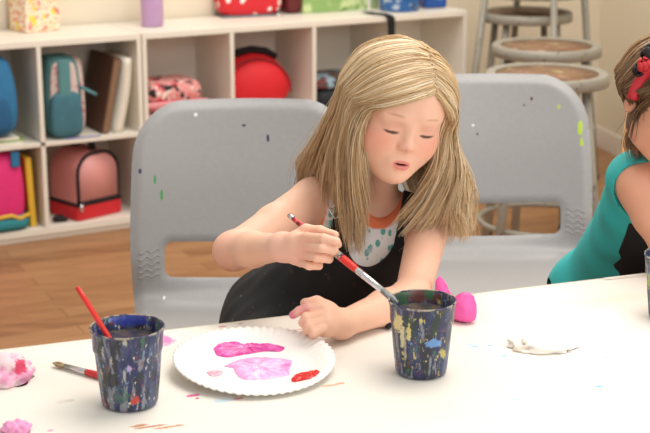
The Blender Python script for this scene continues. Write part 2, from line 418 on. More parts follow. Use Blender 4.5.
soft('bag_body', .24, .22, .08, plain('navy_black', '191C26', .7), t, 0, 0, 0, taper=.05)
mm = Mat('mottled_cloth', '4B463B', .8); mm.mix(mm.ramp(mm.noise(22, 2), .5, .55), '8FA7B8'); mm.mix(mm.ramp(mm.noise(17, 2, .5, (1, 1.3, 1)), .57, .62), '7A3B40')
soft('lid', .22, .2, .055, mm.done(), t, -.01, 0, .075, taper=.3)
# on top of the units
TZ = .7055
def top_item(name, px, py, label, cat, rz=0, back=0):
    p = atz(px, py, TZ); vv = float((p - A0) @ cv); 
    if vv > .325 - back:
        v2 = .325 - back; k = p[0] / p[1]; u2 = (k * (A0[1] + cv[1] * v2) - (A0[0] + cv[0] * v2)) / (cu[0] - k * cu[1]); p = cub(u2, v2, TZ)
    return empty(name, tuple(p), YAW + rz, label, cat)
fp = Mat('floral_paper', 'F4E4C8', .6); vf = fp.voro(75); fp.mix(fp.ramp(vf.outputs['Distance'], .3, .36, True), 'EFA264'); fp.mix(fp.ramp(fp.noise(60, 2), .58, .62), 'E2707A'); fp.mix(fp.ramp(fp.noise(30, 2, .5, (1.3, 1, 1)), .6, .64), 'F2D24A')
t = top_item('tissue_box', 35, 29, 'floral patterned square tissue box on the left cubby unit', 'tissue box', math.radians(12), .06)
build('box_body', bx(-.068, .068, -.06, .06, 0, .16), fp.done(), t, False, bevel=.004); b = bmesh.new(); tube(b, [(0, 0, .16), (.01, 0, .185), (-.01, .01, .21)], [.03, .02, .035], 10); build('tissue', b, M_lam, t)
pm = Mat('purple_translucent_plastic', 'D4AEDC', .3); pm.b.inputs['Transmission Weight'].default_value = .35
M_purple = pm.done()
t = top_item('water_bottle', 152.5, 26, 'purple translucent plastic bottle on the middle cubby unit', 'bottle', 0, .03)
build('bottle_body', lathe([(0, 0), (.036, 0), (.041, .006), (.041, .11), (.037, .125), (.037, .135), (.041, .15), (.038, .19), (.024, .215), (.022, .225), (0, .225)], 32), M_purple, t)
build('cap', lathe([(0, .2255), (.027, .2255), (.027, .25), (.01, .256), (0, .256)], 24), plain('violet_cap', '7A4C90', .4), t)
rf = Mat('red_floral', 'D2202E', .6); vr = rf.voro(27, (1, 1.4, 1)); rf.mix(rf.ramp(vr.outputs['Distance'], .33, .37, True), 'F2ECE6'); rf.mix(rf.ramp(vr.outputs['Distance'], .16, .2, True), 'D2202E'); rf.mix(rf.ramp(vr.outputs['Distance'], .08, .1, True), 'F2ECE6')
t = top_item('lunch_bag', 248, 14, 'red lunch bag with white flower print on the middle cubby unit', 'bag', math.radians(-8), .05)
soft('bag_body', .25, .11, .16, rf.done(), t, taper=.05); build('base_piping', bx(-.118, .118, -.05, .05, 0, .008), plain('grey_trim', '6A7078', .6), t, bevel=.002)
b = bmesh.new(); tube(b, [(.1 + .012 * math.cos(a), -.07 + .012 * math.sin(a), .004) for a in np.linspace(0, 2 * PI, 14)], .0035, 6); build('key_ring', b, M_chrome, t)
t = top_item('pouch', 291, 10, 'small dark red and black pouch beside the flowered lunch bag', 'pouch', 0, .06)
soft('pouch_body', .07, .08, .12, plain('dark_red_black', '6A1A22', .6, .8), t); soft('lid', .066, .07, .03, M_black, t, 0, 0, .11)
t = top_item('board_game_box', 334, 8, 'flat green box with a white spine band on the middle unit', 'box', math.radians(0), .06)
gm = Mat('green_print', '8DB06A', .5); gm.mix(gm.ramp(gm.noise(14, 3), .5, .62), 'C9D8A0'); gm.mix(gm.ramp(gm.noise(9, 2, .5, (1, 1, 2)), .6, .66), '6E9448')
build('box_body', bx(-.165, .125, -.05, .06, 0, .1), gm.done(), t, False, bevel=.002); build('white_band', bx(.1252, .138, -.051, .061, 0, .101), M_lam, t, False)
build('end_panel', bx(.1382, .175, -.049, .059, 0, .099), plain('green_pink', 'A8B884', .5, .5), t, False)
# strap over the edge
b = bmesh.new()
P0 = atz(372, 14, TZ); uu = float((P0 - A0) @ cu)
t = empty('bag_strap', tuple(cub(uu, -.002, TZ)), YAW, 'black webbing strap hanging over the front edge of the unit', 'strap')
pts = catmull([(-.01, .12, .006), (.0, .05, .007), (.012, .012, .007), (.03, -.007, -.004), (.034, -.009, -.04), (.035, -.008, -.17)], 30)
for p in pts:
    b.verts.new(Vector(p) + Vector((-.016, 0, 0))); b.verts.new(Vector(p) + Vector((.016, 0, 0)))
b.verts.ensure_lookup_table()
for i in range(29): b.faces.new([b.verts[j] for j in (2 * i, 2 * i + 1, 2 * i + 3, 2 * i + 2)])
build('webbing', b, M_black, t, solid=.002)
bl = Mat('blue_print_plastic', '2463A8', .35); vb = bl.noise(26, 2, .5, (1, 1, 2.2)); bl.mix(bl.ramp(vb, .6, .64), 'B9C6D6'); bl.mix(bl.ramp(bl.noise(34, 2), .64, .67), '1A3F78')
t = top_item('wipes_tub', 399, 10, 'round blue printed tub on the right end of the unit', 'tub', 0, .06)
build('tub_body', lathe([(0, 0), (.074, 0), (.079, .005), (.081, .09), (.078, .1), (0, .1)], 40), bl.done(), t); build('lid', lathe([(0, .1003), (.082, .1003), (.083, .115), (.07, .121), (0, .121)], 40), plain('blue_lid', '1F5FA8', .35), t)
t = top_item('blue_canister', 432, 7, 'deep blue squarish canister beside the blue tub', 'canister', math.radians(-10), .06)
bl2 = Mat('deep_blue', '1B50A0', .35); bl2.spot((.01, -.047, .04), (.02, .01, .006), '8FB0DC', .6)
build('canister_body', bx(-.048, .048, -.045, .045, 0, .1), bl2.done(), t, bevel=.012, seg=4); build('lid', bx(-.044, .044, -.041, .041, .1003, .115), plain('blue_lid2', '2A66B4', .35), t, bevel=.004)
# ================================================================== STOOLS
ws = Mat('worn_hardboard', '86664A', .6); ws.mix(ws.ramp(ws.noise(14, 4, .6), .45, .7), '684A34'); ws.mix(ws.ramp(ws.noise(26, 3), .6, .7), 'B98A7A'); ws.mix(ws.ramp(ws.noise(18, 3, .5, (1.4, 1, 1)), .63, .7), 'A7A070')
M_seatwood = ws.done()
sm = Mat('grey_stool_paint', '99958A', .5, .15); sm.mix(sm.ramp(sm.noise(60, 3), .6, .72), '6E6858'); M_stool = sm.done()
def stool(loc, label, H=.70, r=.184, spread=.235, rz=PI / 4, top=.14):
    e = empty('stool', tuple(loc), rz, label, 'stool', 'grey metal stools with round worn seats')
    build('seat_ring', lathe([(r - .03, H - .004), (r - .006, H), (r, H - .005), (r + .002, H - .035), (r - .004, H - .038), (r - .01, H - .034), (r - .012, H - .014), (r - .03, H - .012)] + [(r - .03, H - .004)], 64), M_stool, e)
    build('seat_board', lathe([(0, H - .006), (r - .031, H - .006), (r - .031, H - .016), (0, H - .016)], 48), M_seatwood, e)
    for k in range(4):
        a = k * PI / 2; b = bmesh.new(); tube(b, [(top * math.cos(a), top * math.sin(a), H - .018), (spread * math.cos(a), spread * math.sin(a), .012)], .014, 12); lg = build('leg', b, M_stool, e)
        build('foot_cap', lathe([(0, 0), (.015, 0), (.016, .02), (.0135, .022), (0, .022)], 12, M=Matrix.Translation((spread * math.cos(a), spread * math.sin(a), 0))), plain('rubber', '3A3835', .8), lg)
    for z in (.24,):
        rr = top + (spread - top) * (H - z) / H - .012; b = bmesh.new(); tube(b, [(rr * math.cos(a), rr * math.sin(a), z) for a in np.linspace(0, 2 * PI, 49)], .009, 8, caps=False); build('foot_ring', b, M_stool, e)
    return e
q = atz(547, 71.5, .70); stool((q[0], q[1], 0), 'grey metal stool with round worn seat, nearest behind the right chair')
q2 = atz(546.5, 44, .70); stool((q2[0], q2[1], 0), 'grey metal stool whose seat shows just behind the nearest stool', rz=PI / 4 + .2, spread=.2)
q3 = atz(526, 11, .70); stool((q3[0], q3[1], 0), 'grey metal stool standing inside the legs of the tallest stool', rz=PI / 4 + .1, spread=.2)
stool((q3[0] + .03, q3[1] - .03, 0), 'tallest grey metal stool with splayed legs near the wall', H=.80, r=.178, rz=.21, spread=.29, top=.205)
# ================================================================== CHAIRS
cm = Mat('grey_moulded_plastic', 'ADADAF', .42)
cm.mix(cm.mul(cm.ramp(cm.noise(90, 4, .7), .4, .7), .25), '97979C'); cm.mix(cm.mul(cm.ramp(cm.noise(6, 3), .4, .75), .3), 'A3A3A9'); cm.bump(cm.noise(300, 2), .06, .001)
cm2 = [('3F9A4E', (-.185, .70), (.0035, .012)), ('3F9A4E', (-.172, .668), (.0035, .014)), ('3A3560', (-.215, .72), (.004, .007)), ('4A4468', (.0, .80), (.006, .004)), ('E8E8E8', (-.10, .825), (.005, .005)), ('3A3560', (.05, .775), (.004, .01)), ('F0F0F0', (-.17, .46), (.004, .004))]
cm3 = [('5C3038', (.105, .80), (.004, .005)), ('5C3038', (.088, .785), (.003, .003)), ('B8C860', (.165, .785), (.005, .006)), ('B5D03C', (.21, .74), (.007, .02)), ('B5D03C', (.213, .71), (.005, .012)), ('E8E8E8', (-.03, .74), (.004, .003)), ('44485C', (-.02, .72), (.003, .004))]
def chair_mat(name, spots):
    m = Mat(name, 'A3A1A1', .42); m.mix(m.mul(m.ramp(m.noise(110, 4, .7), .4, .7), .22), '8E8D8E'); m.mix(m.mul(m.ramp(m.noise(6, 3), .4, .75), .25), '999799'); m.bump(m.noise(300, 2), .06, .001)
    for c, (x, z), (rx, rz) in spots: m.spot((x, .05, z), (rx * .8, .12, rz * .8), c, .25, .1, 90)
    return m.done()
def smooths(a, b, t):
    t = np.clip((t - a) / (b - a), 0, 1); return t * t * (3 - 2 * t)
# profile of the one-piece shell: arc length v -> (y, z); v=0 seat front, grows to the top of the back
PROF = catmull([(-.43, .405), (-.42, .44), (-.37, .452), (-.2, .44), (-.06, .44), (.0, .462), (.028, .51), (.045, .58), (.07, .69), (.095, .78), (.114, .852)], 400)
PL = np.concatenate([[0], np.cumsum(np.linalg.norm(np.diff(PROF, axis=0), axis=1))]); VTOT = PL[-1]
def vz(z):  # arc length of the back at height z
    i = np.argmax((PROF[:, 1] > z) & (PL > .5)); return PL[i]
V_SLOT0, V_SLOT1 = vz(.497), vz(.572)
def half_w(v):
    f = np.interp(v, [0, .1, .38, .5, .6, .75, VTOT], [.19, .215, .225, .235, .238, .232, .218]); return f
def rr_sdf(x, y, hx, hy, r):
    qx = np.abs(x) - hx + r; qy = np.abs(y) - hy + r
    return np.minimum(np.maximum(qx, qy), 0) + np.hypot(np.maximum(qx, 0), np.maximum(qy, 0)) - r
def chair_sdf(x, v):
    s = .23 / half_w(v); X = x * s
    top = rr_sdf(X, v - VTOT / 2, .23, VTOT / 2, .098)
    slot = rr_sdf(x, v - (V_SLOT0 + V_SLOT1) / 2 - .010 * (1 - (x / .17) ** 2) * -1, .170, (V_SLOT1 - V_SLOT0) / 2, .018)
    return np.maximum(top, -slot), top, slot
def shell_pt(x, v):
    d, top, slot = chair_sdf(x, v)
    y = np.interp(v, PL, PROF[:, 0]); z = np.interp(v, PL, PROF[:, 1])
    back = smooths(.42, .56, v); seat = 1 - smooths(.3, .5, v)
    y = y - back * .055 * (x / .23) ** 2 + back * .012 * smooths(.02, .0, -top) * 1.0
    z = z + seat * .03 * (x / .23) ** 2 - .018 * smooths(.018, 0, -top) * (1 - back)
    y = y + back * smooths(.014, 0, slot) * .006
    return np.stack([x, y, z], -1)
def make_chair(loc, rz, label, spots, mname):
    e = empty('stacking_chair', tuple(loc), rz, label, 'chair', 'grey moulded plastic chairs behind the table')
    M = chair_mat(mname, spots); st = .0065
    xs = np.arange(-.247, .2471, st); vs = np.arange(-.006, VTOT + .009, st); X, V = np.meshgrid(xs, vs, indexing='ij')
    Xc = (X[:-1, :-1] + st / 2); Vc = (V[:-1, :-1] + st / 2); keep = chair_sdf(Xc, Vc)[0] < 0
    used = np.zeros(X.shape, bool)
    for a in (0, 1):
        for b in (0, 1): used[a:X.shape[0] - 1 + a, b:X.shape[1] - 1 + b] |= keep
    full = np.zeros(X.shape, int)
    for a in (0, 1):
        for b in (0, 1): full[a:X.shape[0] - 1 + a, b:X.shape[1] - 1 + b] += keep
    bd = used & (full < 4)
    for _ in range(4):
        d = chair_sdf(X, V)[0]; ep = 1e-4
        gx = (chair_sdf(X + ep, V)[0] - d) / ep; gv = (chair_sdf(X, V + ep)[0] - d) / ep; g2 = np.maximum(gx ** 2 + gv ** 2, .2)
        X = np.where(bd, X - d * gx / g2, X); V = np.where(bd, V - d * gv / g2, V)
    P = shell_pt(X.ravel(), V.ravel()); ids = -np.ones(X.size, int); u = used.ravel(); ids[u] = np.arange(u.sum()); ids = ids.reshape(X.shape)
    F = [(ids[i, j], ids[i + 1, j], ids[i + 1, j + 1], ids[i, j + 1]) for i, j in np.argwhere(keep)]
    o = build('seat_shell', (P[u], F), M, e, solid=.0055); md = o.modifiers.new('bev', 'BEVEL'); md.width = .0016; md.segments = 2; md.angle_limit = 1.0
    for sx in (-1, 1):
        b = bmesh.new()
        for k in range(5):
            v0 = V_SLOT0 + .008 + k * .0135; xx = sx * (.200 + np.linspace(-.021, .021, 22)); vv = v0 + .0035 * np.sin(np.linspace(0, 4 * PI, 22))
            Q = shell_pt(xx, vv); Q[:, 1] -= .0028; tube(b, Q, .0017, 6)
        build('grip_waves', b, M, e)
    for sx in (-1, 1):
        for nm, pts in (('leg', [(.19 * sx, -.36, .432), (.2 * sx, -.385, .40), (.23 * sx, -.41, .012)]), ('leg', [(.19 * sx, -.04, .428), (.2 * sx, -.01, .40), (.23 * sx, .1, .012)])):
            b = bmesh.new(); tube(b, catmull(pts, 16), .011, 10); lg = build('leg', b, M_chrome, e)
            x, y, _ = pts[-1]; build('foot_cap', lathe([(0, 0), (.014, 0), (.015, .02), (0, .024)], 12, M=Matrix.Translation((x, y, 0))), M_black, lg)
        b = bmesh.new(); tube(b, [(.19 * sx, -.36, .425), (.19 * sx, -.04, .422)], .01, 8); build('side_rail', b, M_chrome, e)
    b = bmesh.new(); tube(b, [(-.19, -.3, .42), (.19, -.3, .42)], .009, 8); build('cross_bar', b, M_chrome, e)
    return e
CH1 = make_chair((-.165, 2.88, 0), math.radians(3), 'grey plastic chair at the left with the blonde girl in front of it', cm2, 'grey_plastic_a')
CH2 = make_chair((.375, 3.20, 0), math.radians(2), 'grey plastic chair at the right with yellow-green paint on its edge', cm3, 'grey_plastic_b')
# ================================================================== TABLE
TT = .68
E1 = np.array([-.468, 1.961]); E2 = np.array([.388, 2.276]); td = (E2 - E1) / np.linalg.norm(E2 - E1); TY = math.atan2(td[1], td[0]); tn = np.array([td[1], -td[0]])
TO = E1 + td * .45 ; 
t = empty('table', (TO[0], TO[1], 0), TY, 'long classroom table covered with white paper', 'table')
LX0, LX1, TD = -1.2, 1.4, .78
build('tabletop', bx(LX0, LX1, -TD + .003, -.003, TT - .026, TT - .0015), plain('table_laminate', 'C8BFB0', .5), t, False, bevel=.003)
build('apron_frame', bx(LX0 + .1, LX1 - .1, -TD + .08, -.08, TT - .07, TT - .0265), M_metal, t, False)
for x in (LX0 + .12, LX1 - .12):
    for y in (-TD + .1, -.1):
        b = bmesh.new(); tube(b, [(x, y, TT - .06), (x, y, 0)], .018, 12); build('leg', b, M_metal, t)
# paper cover with paint marks of its own colours
pp = Mat('white_paper_cover', 'EAE5DB', .8)
pp.mix(pp.mul(pp.ramp(pp.noise(3, 4), .45, .7), .35), 'E9DFD3')
cT, sT = math.cos(TY), math.sin(TY)
def tl(px, py):
    p = atz(px, py, TT); dx, dy = p[0] - TO[0], p[1] - TO[1]; return (dx * cT + dy * sT, -dx * sT + dy * cT, TT)
marks = [(165, 340, .012, .014, 'E489BE'), (193, 396, .009, .003, 'D9669A'), (197, 399, .003, .002, 'C2255E'), (238, 399, .008, .002, 'C98A8A'), (222, 401, .014, .004, 'C6D8E0'), (140, 426, .012, .0018, 'C98458'), (152, 427, .02, .0018, 'C07848'), (165, 428, .014, .0016, 'D08A60'), (178, 426, .008, .0015, 'CC8A66'),
         (475, 347, .007, .002, '8EC6E4'), (471, 345, .005, .0015, 'A5D2EA'), (490, 346, .0045, .002, '94C6E2'), (505, 356, .0045, .002, '8CCBEA'), (491, 322, .003, .0015, 'C3D5CC'), (599, 387, .005, .002, '79C4EE'), (607, 358, .006, .0022, 'B5DEF0'), (515, 400, .004, .003, 'B2DCDC'), (510, 414, .002, .0015, 'A4DCDC'),
         (330, 386, .012, .002, 'E3B48E'), (340, 384, .006, .0016, 'DCA47C'), (222, 327, .006, .002, 'D29BA8'), (240, 324, .004, .0015, 'D7A4B0'), (62, 402, .009, .003, 'DDD8CC'), (70, 401, .006, .003, 'D2CCBE'), (50, 431, .004, .002, 'E8A0C0'), (300, 330, .01, .002, 'DFB0B0')]
for px, py, rx, ry, c in marks: pp.spot(tl(px, py), (rx, ry * 1.6, .02), c, .45, .25, 120, 1)
pp.spot(tl(615, 300), (.09, .02, .02), 'EBDDCB', .4, .8, 15, .6); pp.spot(tl(60, 390), (.08, .03, .02), 'F0E6D8', .4, .8, 15, .6)
pp.bump(pp.noise(14, 3), .25, .004)
b = bmesh.new(); nx, ny = 110, 34; g = []
for i in range(nx + 1):
    row = []
    for j in range(ny + 1):
        x = LX0 - .01 + (LX1 - LX0 + .02) * i / nx; f = j / ny; y = -TD - .012 + (TD + .02) * f
        if j == ny: y += .003 * math.sin(x * 23) + .002 * math.sin(x * 61)
        z = TT + (-.02 if j == 0 else 0) + (-.02 if j == ny else 0)
        if 0 < j < ny: z += .0004
        row.append(b.verts.new((x, y, z)))
    g.append(row)
for i in range(nx):
    for j in range(ny): b.faces.new((g[i][j], g[i + 1][j], g[i + 1][j + 1], g[i][j + 1]))
o = build('paper_cover', b, pp.done(), None, solid=.0006); o.location = (TO[0], TO[1], 0); o.rotation_euler = (0, 0, TY)
tag(o, 'white paper sheet spattered with small paint marks covering the table', 'table cover')
PT = TT + .0012
# torn paper strip at the far right edge
p = atz(630, 276.5, TT); t = empty('paper_scrap', (p[0], p[1], PT), TY, 'strip of white paper lying along the far table edge by the teal top', 'paper')
build('sheet', bx(-.05, .14, -.006, .003, 0, .001), M_lam, t, False)
# ================================================================== TUMBLERS
def tumbler_mat(name, seed, base='27305A', yellow=False):
    m = Mat(name, base, .35); m.n  # glossy plastic under dried paint
    o = seed * 3.1
    o = seed * 3.1
    L_ = [(34, (1, 1, .35), .46, .58, .85, '4A5070'), (44, (1.4, 1.4, .3), .50, .58, .9, '2A2C30'), (60, (1.6, 1.6, .28), .55, .60, .85, '878A92'), (38, (1, 1.2, .5), .56, .61, .85, '2C3A30'), (75, (1, 1, .7), .62, .65, .9, '8A3A32'),
          (66, (1.2, 1, .6), .62, .66, .85, '3C6A5A'), (90, (1, 1, .6), .63, .66, .85, '6E9AC0'), (110, (1.2, 1.1, .5), .61, .64, .9, 'B9B6A8' if not yellow else 'C9B870'), (140, (1, 1, .7), .66, .68, .95, 'E6E2D6' if not yellow else 'DDD08A')]
    for sc_, st_, a_, b_, al, c_ in L_: m.mix(m.mul(m.ramp(m.noise(sc_ + o, 4, .65, st_, (.3 * seed, .2, .1 * sc_)), a_, b_), al), c_)
    m.bump(m.noise(120, 3), .35, .001)
    return m
def tumbler(px, py, rim_px, label, mat, H=None, rz=0):
    p = atz(px, py, PT); e = empty('paint_cup', (p[0], p[1], PT), rz, label, 'paint cup', 'paint-spattered navy water cups')
    rng_ = math.hypot(p[0], p[1], CAMH - .78); R = rim_px / 2 * rng_ / FPX; H = H or .105; w = R / .0455
    def fn(r, z, a):
        if z < .072 and r > .02 and r > .03: r *= 1 + .010 * math.cos(18 * a)
        return r * w, z * H / .105
    prof = [(0, 0), (.030, 0), (.0335, .002), (.035, .006), (.0385, .04), (.0408, .070), (.0418, .074), (.0432, .077), (.0437, .09), (.0452, .1035), (.0458, .105), (.0448, .1055), (.0436, .1035), (.0418, .09), (.0405, .078), (.039, .068), (.034, .008), (0, .006)]
    # dense profile
    P = []
    for a, b_ in zip(prof, prof[1:]):
        n = max(1, int(math.hypot(a[0] - b_[0], a[1] - b_[1]) / .006))
        for k in range(n): P.append((a[0] + (b_[0] - a[0]) * k / n, a[1] + (b_[1] - a[1]) * k / n))
    P.append(prof[-1])
    build('cup_body', lathe(P, 72, fn), mat, e)
    rc = Mat('rim_crust', 'A89C88', .5); rc.mix(rc.ramp(rc.noise(90, 3), .45, .55), '2C3358'); b = bmesh.new(); tube(b, [(.0453 * w * math.cos(a), .0453 * w * math.sin(a), H + .0002) for a in np.linspace(0, 2 * PI, 73)], .0012, 6, caps=False); build('rim_crust', b, rc.done(), e)
    wm_ = Mat('paint_water', '2E3440', .08)
    wm_.mix(wm_.ramp(wm_.noise(40, 3), .45, .65), '5C5046')
    build('paint_water', lathe([(0, .088 * H / .105), (.0405 * w, .088 * H / .105)], 48), wm_.done(), e)
    return e, p, R, H
m = tumbler_mat('spattered_navy_a', 1); m.spot((.012, -.04, .018), (.006, .02, .006), 'C8402E', .62, .12, 170, .85); m.spot((-.018, -.035, .045), (.012, .02, .010), '20221E', .62, .12, 170, .85); m.spot((-.005, -.03, .022), (.010, .02, .007), '4A6B62', .62, .12, 170, .85)
m.spot((.0, .042, .1), (.028, .012, .010), '2A3FA0', .62, .12, 170, .85); m.spot((.006, -.04, .063), (.003, .02, .004), 'B9A8D8', .62, .12, 170, .85)
cupA = tumbler(130, 403, 73, 'navy paint cup at the left with a red stick in it', m.done(), .1045)
m = tumbler_mat('spattered_navy_b', 2, '2A3158', True); m.spot((-.034, -.028, .080), (.006, .02, .014), 'E3D08A', .62, .12, 170, .85); m.spot((-.028, -.03, .062), (.0025, .02, .016), 'D8CFA8', .62, .12, 170, .85); m.spot((-.020, -.034, .070), (.003, .02, .012), 'DCCB80', .62, .12, 170, .85); m.spot((-.024, -.03, .045), (.0014, .02, .025), 'A9A48E', .62, .12, 170, .85)
m.spot((.0, .035, .098), (.030, .02, .012), '6A3826', .62, .12, 170, .85); m.spot((-.022, .03, .098), (.010, .02, .012), '2F5A3C', .62, .12, 170, .85); m.spot((.012, .035, .1), (.008, .02, .010), '2F6A44', .62, .12, 170, .85); m.spot((.015, -.037, .055), (.010, .02, .005), '6C9AD0', .62, .12, 170, .85); m.spot((.028, -.03, .035), (.003, .02, .006), 'C8B850', .62, .12, 170, .85)
cupB = tumbler(421, 372, 67, 'navy paint cup with yellow drips that the brush tip touches', m.done(), .1035)
m = tumbler_mat('spattered_navy_c', 3); m.spot((-.04, -.015, .06), (.01, .02, .012), '9AB04A', .62, .12, 170, .85)
cupC = tumbler(673, 318, 62, 'navy paint cup cut off at the right edge of the photo', m.done(), .1)
# red stick in cup A
def cyl_thing(name, a, b, r, mat, label, cat):
    a = Vector(a); b = Vector(b); bm = bmesh.new(); tube(bm, [a + (b - a) * k / 6 for k in range(7)], [r * .8] + [r] * 5 + [r * .9], 12)
    o = build(name, bm, mat); tag(o, label, cat); return o
pA = cupA[1]; tipA = at(77, 287, pA[1] + .0); inA = np.array([pA[0] + .004, pA[1] - .01, PT + .012])
inA = at(104, 330, pA[1] - .015); dirA = (inA - tipA); botA = tipA + dirA * 1.75
cyl_thing('brush_handle', tipA, botA, .0036, plain('red_plastic', 'DE2B22', .35, .05), 'red brush handle sticking out of the left paint cup', 'brush handle')
# ================================================================== PLATE
pc = atz(254, 361, PT + .012); rp = 80.5 * math.hypot(pc[0], pc[1], CAMH - TT) / FPX
t = empty('paper_plate', (pc[0], pc[1], PT + .0075), label='white paper plate with magenta, pink and red paint on it', cat='plate', rot=(math.radians(4), math.radians(1.5), 0))
def fl_(r, z, a):
    f = smooths(.72 * rp, rp, np.array(r)); return r * (1 + .004 * float(f) * math.sin(a * 60)), z + .0011 * float(f) * math.sin(a * 60) + .002 * float(f) * math.sin(2 * a + 1)
prof = [(0, 0), (.3 * rp, 0), (.6 * rp, 0), (.7 * rp, .001), (.76 * rp, .003), (.82 * rp, .006), (.9 * rp, .0085), (.97 * rp, .0095), (rp, .009)]
build('plate_body', lathe(prof, 360, fl_), plain('plate_paper', 'F4F0EA', .6, .03), t, solid=.001)
MP = Matrix.LocRotScale(t.location, t.rotation_euler, None).inverted()
def puddle(name, pts_px, mat, h=.0022, seed=0):
    P = []
    for x, y in pts_px:
        d = ray(x, y); a = MP @ Vector((0, 0, CAMH)); dd = MP.to_3x3() @ Vector(d); k = -a.z / dd.z; q = a + dd * k; P.append((q.x, q.y))
    P = np.array(P); cp = catmull(np.vstack([P, P[:1]]), 140)[:-1]; c = cp.mean(0); r = np.random.default_rng(seed); th_ = np.linspace(0, 2 * PI, 139, endpoint=False); jit = sum(np.sin(th_ * k_ + r.uniform(0, 6)) / k_ ** .6 for k_ in (5, 9, 14, 21, 30)); cp = c + (cp - c) * (1 + .035 * jit)[:, None]
    b = bmesh.new(); rings = []
    for s in (1.0, .96, .85, .7, .5, .3, .12):
        ring = []
        for k, q in enumerate(cp):
            w = c + (q - c) * s; rr = math.hypot(*w); zb = .0008 + float(np.interp(rr, [q_[0] for q_ in prof], [q_[1] for q_ in prof]))
            hh = 0 if s == 1 else h * (1 - s ** 6) * (1 + .7 * math.sin(w[0] * 420 + seed) * math.sin(w[1] * 510 + 2 * seed)) + .0004
            ring.append(b.verts.new((w[0], w[1], zb + hh)))
        rings.append(ring)
    n = len(cp)
    for A, B in zip(rings, rings[1:]):
        for k in range(n): b.faces.new((A[k], A[(k + 1) % n], B[(k + 1) % n], B[k]))
    b.faces.new(rings[-1]); return build(name, b, mat, t)
mg = Mat('magenta_paint', 'D8409C', .25); mg.mix(mg.ramp(mg.noise(60, 3, .6), .45, .65), 'E874C0'); mg.spot((.0, .03, 0), (.04, .02, .05), 'C82E86', .5, .4, 70, .6)
puddle('paint_puddle', [(213, 350), (219, 345), (235, 343), (243, 346), (252, 344), (262, 346), (272, 345), (284, 348), (280, 352), (266, 352), (252, 354), (240, 356), (228, 358), (218, 356)], mg.done(), .0035, 1)
mg2 = Mat('light_pink_paint', 'F0A6D8', .25); mg2.mix(mg2.ramp(mg2.noise(45, 3, .6), .5, .62), 'F4C0E4'); mg2.mix(mg2.ramp(mg2.noise(30, 3, .6, (1, 1.5, 1)), .62, .7), 'E67CC4')
puddle('paint_puddle', [(224, 367), (236, 361), (246, 359), (262, 358), (278, 359), (291, 361), (290, 368), (289, 375), (278, 378), (262, 380), (245, 380), (236, 375), (233, 369)], mg2.done(), .003, 2)
puddle('paint_puddle', [(291, 380), (296, 375), (307, 373), (317, 375), (319, 379), (311, 384), (299, 385), (292, 383)], plain('red_paint', 'DC2020', .2, .1), .0025, 3)
puddle('paint_puddle', [(206, 373), (212, 371), (222, 372), (220, 376), (211, 377)], plain('rose_paint', 'E8A0B4', .3, .3), .0008, 4)
# ================================================================== BRUSHES
def paintbrush(tail, tip, label, rr=.0042, speck=False):
    a = np.array(tail); b_ = np.array(tip); L = np.linalg.norm(b_ - a); d = (b_ - a) / L
    e = empty('paintbrush', tuple(a), 0, label, 'paintbrush'); z = Vector((0, 0, 1)).rotation_difference(Vector(d)); e.rotation_mode = 'QUATERNION'; e.rotation_quaternion = z
    hm = Mat('red_speckled_handle', 'CC2A2C', .35)
    if speck:
        hm.mix(hm.ramp(hm.noise(90, 2), .5, .54), '4A2226'); hm.mix(hm.ramp(hm.noise(120, 2), .58, .62), 'C9BFC0')
        hm.spot((0, 0, .44 * L), (.02, .02, .05 * L), 'A4A08C', .1, .1, 120); hm.spot((0, 0, .58 * L), (.02, .02, .068 * L), 'E03024', .05, .05, 120)
    build('handle', lathe([(0, 0), (rr * .55, .001), (rr * .7, .004), (rr * .85, .1 * L), (rr * 1.1, .3 * L), (rr * 1.25, .5 * L), (rr * 1.2, .6 * L), (rr, .655 * L), (0, .656 * L)], 16), hm.done(), e)
    if speck: build('end_cap', lathe([(0, -.003), (rr * .8, -.002), (rr * .85, .007), (rr * .7, .008)], 16), M_chrome, e)
    build('ferrule', lathe([(rr * 1.05, .645 * L), (rr * 1.12, .66 * L), (rr * 1.05, .7 * L), (rr * 1.1, .705 * L), (rr * 1.05, .71 * L), (rr * .95, .87 * L), (rr * .7, .872 * L)], 20), M_chrome, e)
    br_ = Mat('bristles', 'C9B48C', .7) if not speck else Mat('wet_bristles', '9A9C98', .4)
    br_.mix(br_.ramp(br_.noise(60, 3, .6, (8, 8, 1)), .45, .65), '7E6A4A' if not speck else '5E6068')
    b = lathe([(0, .868 * L), (rr * .9, .869 * L), (rr * 1.1, .92 * L), (rr * .9, .965 * L), (rr * .3, L), (0, L)], 20, lambda r, zz, a_: (r * (1 + .06 * math.sin(a_ * 10)), zz)); build('bristles', b, br_.done(), e)
    return e
pa = atz(99, 375, PT + .0055); pb = atz(53, 363, PT + .0045); pa = pb + (pa - pb) * 2.05; pa[2] = PT + .0055
paintbrush(pa, pb, 'paintbrush lying on the paper, half hidden by the left cup', .004)
pB, RB, HB = cupB[1], cupB[2], cupB[3]
tipB = np.array([pB[0] - RB + .012, pB[1] + .002, PT + HB - .004]); tailB = at(290, 216, 2.045)
paintbrush(tailB, tipB, 'red-handled paintbrush held by the girl, its tip in the cup', .0046, True)
